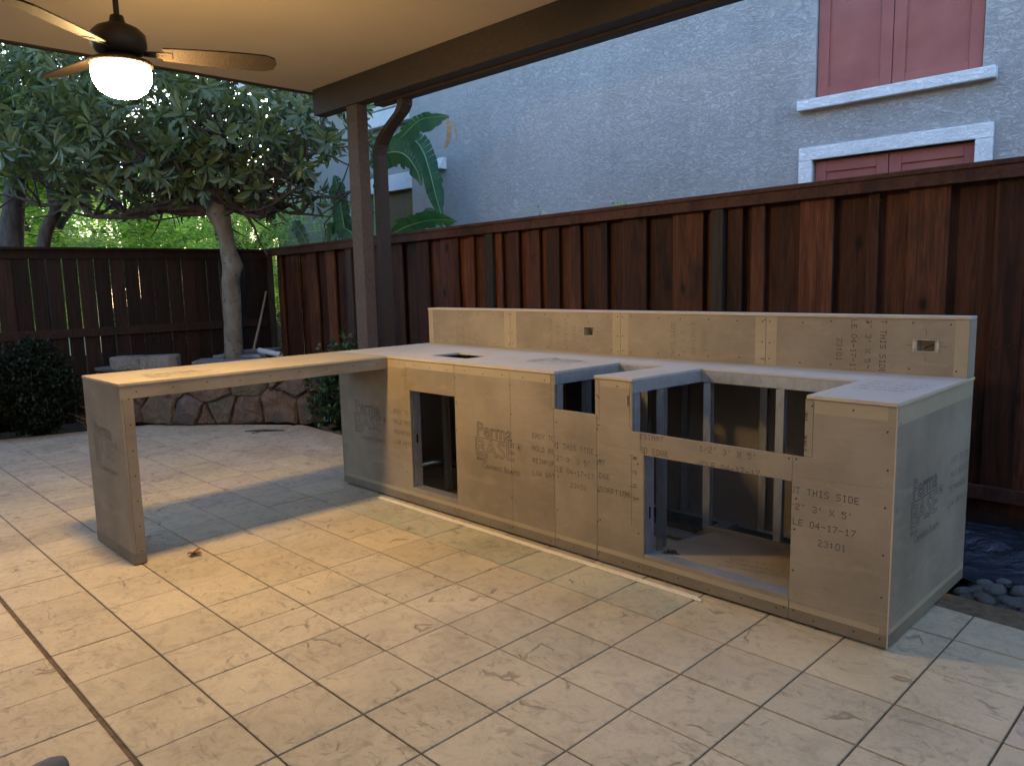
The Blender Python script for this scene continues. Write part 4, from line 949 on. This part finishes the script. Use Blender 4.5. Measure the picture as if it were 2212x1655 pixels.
# magnolia-like tree
TX, TY = -4.16, .93
MT = thing('magnolia_tree', (TX, TY, .5), 'broad tree with large glossy dark leaves and pale spotted trunk in the stone planter', 'tree')
rt = random.Random(4)
tr = MB(); tc = [(506, 790), (505, 755), (503, 700), (500, 640), (498, 605), (503, 575), (494, 545), (488, 512), (479, 482), (470, 457), (466, 430)]
TP = [at(px, py, 0, TX) for px, py in tc]
tr.tube(TP, [.115, .10, .095, .10, .095, .112, .088, .082, .10, .125, .09], 16)
trk = tr.build('trunk', M_BARK, MT, smooth=True)
br = MB(); fork = TP[-2].copy(); iml = Vector((-.70, -.71, 0)); tips = []
targets = [(-2.6, .0, 2.45, .035), (-1.8, .35, 2.52, .04), (-2.2, -.4, 2.9, .035), (-1.2, .3, 3.1, .05), (-.6, -.5, 3.4, .05), (0, .2, 3.6, .06), (.7, -.2, 3.3, .05), (1.1, .25, 2.75, .04), (1.3, -.35, 2.42, .032), (.9, .4, 2.38, .028), (-1.0, -.7, 2.6, .04), (.4, .7, 2.9, .04)]
fwd = Vector((.71, -.70, 0))
for (sL, sF, z, r_) in targets:
    e = Vector((TX, TY, 0))-iml*sL+fwd*sF; e.z = z
    e = Vector((TX, TY, 0))+Vector((.70, .71, 0))*sL+fwd*sF; e.z = z
    P, rad = limb(fork, e, r_*1.3, r_*.35, sag=.10 if z < 2.7 else -.05, wob=.09, n=8, rr=rt); br.tube(P, rad, 7)
    for i in range(2, 9):
        for _ in range(3):
            d = Vector((rt.gauss(0, 1), rt.gauss(0, 1), rt.gauss(.35, .8))).normalized()*rt.uniform(.3, .7); q = P[i]+d
            P2, r2 = limb(P[i], q, rad[i]*.6+.004, .005, .02, .03, 4, rt); br.tube(P2, r2, 5, False); tips.append((q, d.normalized()))
br.build('branches', M_BARKD, trk, smooth=True)
def crown_pt(rr):
    while True:
        s = rr.uniform(-3.0, 1.55); f_ = rr.uniform(-1.3, 1.5); z = rr.uniform(2.2, 4.4)
        cz = 3.3; a = (s+.6)/2.25; b2 = f_/1.45; c2 = (z-cz)/(1.05 if z > cz else .98-.12*max(0, s)/1.4)
        if a*a+b2*b2+c2*c2 < 1: return Vector((TX, TY, 0))+Vector((.70, .71, 0))*s+fwd*f_+UZ*z
ros = [(q, d) for q, d in tips if q.z > 2.25]+[(crown_pt(rt), None) for _ in range(700)]
leaves = []
for q, d in ros:
    ax = (d if d else Vector((rt.gauss(0, .8), rt.gauss(0, .8), rt.gauss(.5, .6)))).normalized()
    if q.z < 2.6: ax = (ax+Vector((0, 0, -.7))).normalized()
    a0 = rt.uniform(0, 6.3); e1 = ax.orthogonal().normalized(); e2 = ax.cross(e1); nlf = rt.randint(8, 12)
    for k in range(nlf):
        an = a0+k*2.4; t = .15+.55*k/nlf; dr = (e1*math.cos(an)+e2*math.sin(an))*(1-t*.4)+ax*(.25+.55*(1-t))+Vector((rt.gauss(0, .28), rt.gauss(0, .28), rt.gauss(-.05, .28)))
        leaves.append((q+dr*.02, dr.normalized(), ax, rt.uniform(.085, .205), rt.uniform(.036, .062), rt.uniform(.05, .3)))
def seen(l):
    s = pix(l[0]); 
    return s is not None and 60 < s[0] < 760 and 190 < s[1] < 460
near = sorted([l for l in leaves if seen(l)], key=lambda l: (l[0]-CL).length)[:240]; ns = set(id(l) for l in near)
for l in near:
    mb = MB(); mb.leaf(l[0], l[1], l[2], l[3], l[4], .22, l[5]); mb.build('leaf', M_MAG, MT)
mb = MB()
for l in leaves:
    if id(l) not in ns: mb.leaf(l[0], l[1], l[2], l[3], l[4], .22, l[5])
mb.build('foliage', M_MAG, MT, stuff=True)

# background trees: crowns of small leaves, shared between copies
def crown_mesh(name, blobs, nper, size, m, seed):
    rr = random.Random(seed); mb = MB(); 
    for (cx, cy_, cz, rx, rz_) in blobs:
        nspr = nper
        for _ in range(nspr):
            while True:
                p = Vector((rr.uniform(-1, 1), rr.uniform(-1, 1), rr.uniform(-1, 1)))
                if .25 < p.length < 1: break
            p = Vector((cx+p.x*rx, cy_+p.y*rx, cz+p.z*rz_)); d = Vector((rr.gauss(0, 1), rr.gauss(0, 1), rr.gauss(-.3, .5))).normalized(); sd_ = d.cross(UZ)
            if sd_.length < .01: continue
            sd_.normalize(); up = sd_.cross(d)
            npair = 6
            for k in range(npair):
                c = p+d*size*.6*k-UZ*size*.05*k*k*.5
                for sg in (-1, 1):
                    a = c+sd_*sg*size*.1; e = (sd_*sg+d*.35-up*.1).normalized()*size; w_ = d*size*.22
                    mb.add([a, a+e*.5+w_, a+e, a+e*.5-w_], [(0, 1, 2, 3)])
    me = bpy.data.meshes.new(name); me.from_pydata([tuple(v) for v in mb.v], [], mb.f); me.update(); me.materials.append(m); return me
def trunk_mesh(name, paths, m):
    mb = MB()
    for P, rad in paths: mb.tube(P, rad, 9, False)
    me = bpy.data.meshes.new(name); me.from_pydata([tuple(v) for v in mb.v], [], mb.f); me.update(); me.materials.append(m); me.polygons.foreach_set('use_smooth', [True]*len(me.polygons)); return me
rr = random.Random(31)
blobA = [(rr.uniform(-1.7, 1.7), rr.uniform(-1.7, 1.7), rr.uniform(.9, 3.3), rr.uniform(.45, .85), rr.uniform(.25, .5)) for _ in range(24)]
blobB = [(rr.uniform(-1.6, 1.6), rr.uniform(-1.6, 1.6), rr.uniform(.9, 3.2), rr.uniform(.45, .85), rr.uniform(.25, .5)) for _ in range(24)]
CA = crown_mesh('locust_crown', blobA, 95, .092, M_LOC, 1); CB2 = crown_mesh('ash_crown', blobB, 130, .070, M_LOC2, 2)
def limbset(seed, lean=0):
    r3 = random.Random(seed); o = [limb((0, 0, -.1), (lean, 0, 2.0), .11, .085, 0, .05, 6, r3)]; top_ = o[0][0][-1]
    for k in range(6):
        a = k*1.05+r3.uniform(-.3, .3); o.append(limb(top_, top_+Vector((math.cos(a)*r3.uniform(.8, 1.5), math.sin(a)*r3.uniform(.8, 1.5), r3.uniform(.9, 2.6))), .06, .012, 0, .12, 6, r3))
    return o
TA = trunk_mesh('trunk', limbset(5), M_BARKD); TB2 = trunk_mesh('trunk', limbset(6, .3), M_BARKD)
bgt = [((-9.7, .6), 0, 1.05, 'locust_tree', 'bright green locust tree right behind the left fence, left of the pale trunk'),
       ((-8.8, 3.3), 1, .95, 'ash_tree', 'light green tree with small yellowish leaves between the pale trunk and the patio post'),
       ((-10.8, -1.3), 0, 1.1, 'locust_tree', 'green feathery tree beyond the fence at the left edge'),
       ((-11.0, 2.2), 0, 1.15, 'locust_tree', 'green feathery tree farther back behind the pale trunk'),
       ((-13.5, .6), 1, 1.3, 'ash_tree', 'farthest light green tree above the dark fence'),
       ((-11.5, 5.4), 1, 1.2, 'ash_tree', 'light green tree far behind the banana plant left of the post'),
       ((-14.5, -3.5), 0, 1.4, 'locust_tree', 'tall green tree farthest to the left beyond the fence'),
       ((-15.5, 4.2), 0, 1.5, 'locust_tree', 'tall far green tree behind all others near the middle of the fence')]
for i, ((x, y), kd, s_, nm, lb) in enumerate(bgt):
    t = thing(nm, (x, y, -.05), lb, 'tree', 'trees beyond the left fence')
    rz = rr.uniform(0, 6.3); o = rot_place(TB2 if kd else TA, 'trunk', t, (x, y, -.05), (0, 0, rz), s_)
    o = rot_place(CB2 if kd else CA, 'crown', t, (x, y, -.05), (0, 0, rz), s_); o['kind'] = 'stuff'
# two bare trunks at the far left with their own dark high crowns
def dirat(px, py, t): return CL+ray(px, py)*t
def bare(name, pts, rads, label, extra=()):
    t = thing(name, (pts[0].x, pts[0].y, -.05), label, 'tree'); mb = MB(); mb.tube([Vector((pts[0].x, pts[0].y, -.1))]+pts, [rads[0]*1.1]+rads, 10)
    for P, Rr in extra: mb.tube(P, Rr, 8)
    mb.build('trunk', M_BARKD, t, smooth=True); return t
tk = bare('shade_tree', [dirat(22, 540, 8.8), dirat(28, 470, 8.8), dirat(33, 410, 8.8), dirat(20, 330, 8.8), dirat(0, 250, 8.8)], [0.136, 0.120, 0.112, 0.104, 0.080], 'thick dark trunk standing beyond the fence at the left edge of the photo',
          [([dirat(33, 410, 8.8), dirat(60, 350, 8.7), dirat(110, 290, 8.7)], [0.072, 0.048, 0.032])])
t2_ = bare('forked_tree', [dirat(90, 545, 8.6), dirat(100, 500, 8.6), dirat(121, 455, 8.6), dirat(140, 425, 8.6), dirat(155, 390, 8.6), dirat(160, 340, 8.6)], [0.076, 0.068, 0.064, 0.056, 0.048, 0.032], 'slim dark tree forking in a Y beyond the fence near the left edge',
          [([dirat(121, 455, 8.6), dirat(110, 425, 8.6), dirat(104, 390, 8.6), dirat(106, 340, 8.6)], [0.048, 0.044, 0.036, 0.024])])
rr = random.Random(77)
for t, cx, px in ((tk, 0, 20), (t2_, 1, 150)):
    c = dirat(px, 205, 9.6); bl = [(c.x+rr.uniform(-1.3, 1.3), c.y+rr.uniform(-1.3, 1.3), c.z+rr.uniform(-.5, 1.6), .7, .5) for _ in range(8)]
    me = crown_mesh('crown', bl, 200, .095, M_MAG, 50+cx); o = rot_place(me, 'crown', t, (0, 0, 0)); o['kind'] = 'stuff'

# shrubs
def shrub(name, c, r_, h_, n, L, W, m, label, seed, flat=1):
    t = thing(name, c, label, 'shrub'); rr = random.Random(seed); c = Vector(c); st_ = MB(); mb = MB()
    for k in range(16):
        a = rr.uniform(0, 6.3); q = c+Vector((math.cos(a)*r_*rr.uniform(.2, .8), math.sin(a)*r_*rr.uniform(.2, .8), h_*rr.uniform(.5, .95))); P, rad = limb(c, q, .012, .004, 0, .04, 5, rr); st_.tube(P, rad, 5, False)
    for k in range(n):
        a = rr.uniform(0, 6.3); u_ = rr.random()**.4; el = rr.uniform(0, math.pi)
        p = c+Vector((math.cos(a)*math.sin(el)*r_*u_, math.sin(a)*math.sin(el)*r_*u_, h_*.52+h_*.48*math.cos(el)*u_+h_*.05*rr.gauss(0, 1)))
        d = Vector((rr.gauss(0, 1), rr.gauss(0, 1), rr.gauss(.5, .6))).normalized()
        for j in range(4):
            dd = (d+Vector((rr.gauss(0, .6), rr.gauss(0, .6), rr.gauss(0, .5)))).normalized(); mb.leaf(p, dd, UZ, L*rr.uniform(.7, 1.1), W, .15, .15)
    st_.build('stems', M_BARKD, t); mb.build('foliage', m, t, stuff=True); return t
shrub('broadleaf_shrub', (-2.42, 1.27, -.04), .40, .86, 620, .075, .032, M_SHR, 'leafy green shrub between the stone planter and the brown post', 5)
shrub('broadleaf_shrub', (-2.62, 1.18, -.04), .28, .62, 260, .075, .032, M_SHR, 'low green shrub hugging the right end of the stone planter', 6)
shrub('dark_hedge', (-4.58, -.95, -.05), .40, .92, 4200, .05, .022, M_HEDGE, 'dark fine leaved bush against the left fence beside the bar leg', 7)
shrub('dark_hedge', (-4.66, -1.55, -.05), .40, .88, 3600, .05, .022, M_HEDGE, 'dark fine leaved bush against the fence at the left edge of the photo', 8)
gs = thing('dry_grass_clump', (-4.30, -.42, -.05), 'thin dry grass clump at the patio edge behind the bar leg', 'grass clump'); rr = random.Random(9); mb = MB()
for k in range(60):
    a = rr.uniform(0, 6.3); l_ = rr.uniform(.15, .38); p = Vector((-4.32+rr.gauss(0, .06), -.40+rr.gauss(0, .09), -.04)); d = Vector((math.cos(a)*.7, math.sin(a)*.7, 1)).normalized()
    mb.tube([p, p+d*l_*.6, p+d*l_+Vector((math.cos(a), math.sin(a), -.3))*l_*.3], [.003, .0025, .001], 4, False)
mb.build('blades', M_STICK, gs, stuff=True)

# banana plants behind the right fence
BP = thing('banana_plant', (-2.6, 2.75, -.05), 'banana plant with long torn green leaves between the fence and the grey house', 'banana plant')
def bleaf(path, wid, side, parent, m=M_BAN, fold=.35, torn=.3, seed=0, mid=True, down=0):
    """a long blade along path; side = direction of the blade width"""
    rr = random.Random(seed); P = [Vector(p) for p in path]
    # resample
    Q = []; n = 22; seg_ = [0]
    for a, b_ in zip(P, P[1:]): seg_.append(seg_[-1]+(b_-a).length)
    def cat(i, t):
        p0, p1, p2, p3 = P[max(i-1, 0)], P[i], P[i+1], P[min(i+2, len(P)-1)]
        return .5*((2*p1)+(p2-p0)*t+(2*p0-5*p1+4*p2-p3)*t*t+(3*p1-p0-3*p2+p3)*t**3)
    for k in range(n+1):
        s = seg_[-1]*k/n
        for i in range(len(P)-1):
            if s <= seg_[i+1]+1e-9: Q.append(cat(i, (s-seg_[i])/(seg_[i+1]-seg_[i]))); break
    sd_ = Vector(side).normalized(); mb = MB()
    for k in range(n):
        t0, t1 = k/n, (k+1)/n; A, B = Q[k], Q[k+1]; tg = (B-A).normalized(); s2 = (sd_-tg*sd_.dot(tg)).normalized(); up = s2.cross(tg)
        prf = lambda t: wid*(min(1, t*4+.25))*(1 if t < .75 else max(.12, 1-((t-.75)/.25)**1.5))
        for sg in (-1, 1):
            j0 = rr.uniform(-torn, torn*.3) if rr.random() < .45 else 0; vs = []
            for (p, t) in ((A, t0), (B, t1)):
                w_ = prf(t)*(1+rr.uniform(-.05, .05)+j0)
                vs += [p, p+s2*sg*w_*.5+up*fold*w_*.35-UZ*down*w_*.2, p+s2*sg*w_+up*fold*w_*.35-UZ*(down*w_*.8)]
            mb.add(vs, [(0, 1, 4, 3), (1, 2, 5, 4)])
    me_o = mb.build('leaf', m, parent, smooth=True)
    uv = me_o.data.uv_layers.new(name='uv')
    for p in me_o.data.polygons:
        for li, vi in zip(p.loop_indices, p.vertices):
            seg_i = vi//12; uv.data[li].uv = ((vi % 3)/2, (seg_i*1.0)/6)
    if mid: MB().tube(Q, [.012*(1-.7*k/n) for k in range(n+1)], 6).build('midrib', M_MIDRIB, me_o)
    return me_o
Y1 = 2.75
A_ = lambda px, py, y=Y1: at(px, py, 1, y)
bleaf([A_(812, 395), A_(835, 330), A_(870, 295), A_(905, 262), A_(940, 253), A_(970, 252)], .11, (.15, .25, -.8), BP, seed=1, fold=.2, down=.5)
bleaf([A_(966, 256), A_(970, 280), A_(968, 305), A_(960, 322)], .032, (1, .3, 0), BP, M_DEAD, seed=2, mid=False)
bleaf([A_(976, 262, 2.72), A_(984, 285, 2.72), A_(986, 305, 2.72)], .014, (1, .3, 0), BP, M_DEAD, seed=12, mid=False)
bleaf([A_(850, 300, 2.9), A_(885, 297, 2.9), A_(912, 325, 2.9), A_(928, 370, 2.9), A_(940, 420, 2.9), A_(955, 470, 2.9)], .125, (.95, .3, .2), BP, seed=3, fold=.5)
bleaf([A_(800, 360, 2.5), A_(830, 335, 2.5), A_(862, 330, 2.5), A_(885, 345, 2.5), A_(903, 375, 2.5), A_(910, 402, 2.5)], .16, (.75, -.2, .75), BP, seed=4, fold=.25)
bleaf([A_(850, 505, 2.4), A_(880, 490, 2.4), A_(920, 478, 2.4), A_(960, 475, 2.4), A_(985, 478, 2.4)], .13, (.1, -.8, .55), BP, seed=5, fold=.2)
bleaf([A_(905, 500, 2.6), A_(915, 480, 2.6), A_(935, 465, 2.6), A_(950, 462, 2.6)], .10, (.3, -.6, .6), BP, seed=15, fold=.2)
bleaf([A_(800, 300, 3.0), A_(830, 312, 3.0), A_(855, 308, 3.0), A_(880, 290, 3.0)], .12, (.3, .3, -.8), BP, seed=6, fold=.3, down=.4)
MB().tube([(-2.55, 2.75, -.1), (-2.6, 2.75, 1.2), A_(820, 520), A_(812, 395)], [.12, .11, .08, .03], 12).build('stalk', M_MIDRIB, BP, smooth=True)
BQ = thing('banana_plant', (-3.9, 2.6, -.05), 'second banana plant showing broad upright leaves left of the brown post', 'banana plant')
A2 = lambda px, py, y=2.6: at(px, py, 1, y)
bleaf([A2(748, 520), A2(742, 480), A2(735, 440), A2(728, 400), A2(722, 380)], .14, (.9, .3, .1), BQ, seed=7, fold=.4)
bleaf([A2(775, 520), A2(755, 500), A2(738, 495), A2(715, 515)], .16, (.5, .3, .75), BQ, seed=8, fold=.5)
bleaf([A2(665, 535), A2(655, 510), A2(642, 490), A2(634, 478)], .10, (.7, .3, .5), BQ, seed=9, fold=.7, m=M_MAG)
bleaf([A2(720, 530), A2(716, 505), A2(719, 480)], .09, (.9, .3, .1), BQ, seed=10, fold=.4)
MB().tube([(-3.9, 2.6, -.1), (-3.9, 2.6, 1.2), A2(752, 530)], [.12, .10, .05], 12).build('stalk', M_MIDRIB, BQ, smooth=True)
# vine tips above the fence
vt_ = thing('vine', (-.3, 1.9, 1.7), 'few small green vine leaves peeking over the fence before the grey wall', 'vine'); rr = random.Random(5); mb = MB(); sm = MB()
for (px, py, n_) in ((1166, 454, 7), (1335, 441, 9), (1352, 437, 4)):
    c = at(px, py, 1, 1.95); sm.tube([c-UZ*.35, c-UZ*.01], .003, 5)
    for k in range(n_): mb.leaf(c+Vector((rr.gauss(0, .03), rr.gauss(0, .02), rr.gauss(-.01, .01))), (rr.gauss(0, 1), rr.gauss(0, 1), rr.uniform(-.1, .6)), UZ, .035, .032, .15, .2)
mb.build('leaves', M_LOC, vt_); sm.build('stems', M_BARKD, vt_)
# far house beyond the left fence
MB().box(-9.0, 9.0, HY-.16, HY+.8, 4.701, 4.85).build('roof_eave', M_WTRIM, NH)
FH = thing('far_house', (-22, 6, 0), 'distant beige house with a pale grey roof glimpsed between the trees', 'house')
p1 = CL+ray(600, 500)*19; p2 = CL+ray(740, 500)*19
MB().prism([(p1.x, p1.y, 0), (p2.x, p2.y, 0), (p2.x-2, p2.y+1.5, 0), (p1.x-2, p1.y+1.5, 0)], (0, 0, 2.9)).build('wall', mat('beige_wall', (.50, .43, .34), .9), FH)
MB().prism([(p1.x+.3, p1.y-.4, 2.9), (p2.x+.3, p2.y+.2, 2.9), (p2.x-2, p2.y+1.5, 3.9), (p1.x-2, p1.y+1.5, 3.9)], (0, 0, .12)).build('roof', mat('grey_roof', (.30, .31, .33), .8), FH)
GR = thing('garden_shed', (-20, -1, 0), 'low pale grey roof seen just above the left fence between two trunks', 'shed')
p1 = CL+ray(20, 520)*16; p2 = CL+ray(185, 520)*16
MB().prism([(p1.x, p1.y, 0), (p2.x, p2.y, 0), (p2.x-2, p2.y+1, 0), (p1.x-2, p1.y+1, 0)], (0, 0, 1.95)).build('wall', mat('pale_wall', (.50, .48, .45), .9), GR)
MB().prism([(p1.x+.3, p1.y-.5, 1.96), (p2.x+.3, p2.y+.3, 1.96), (p2.x-2, p2.y+1, 2.5), (p1.x-2, p1.y+1, 2.5)], (0, 0, .08)).build('roof', mat('pale_grey_roof', (.45, .46, .50), .7), GR)
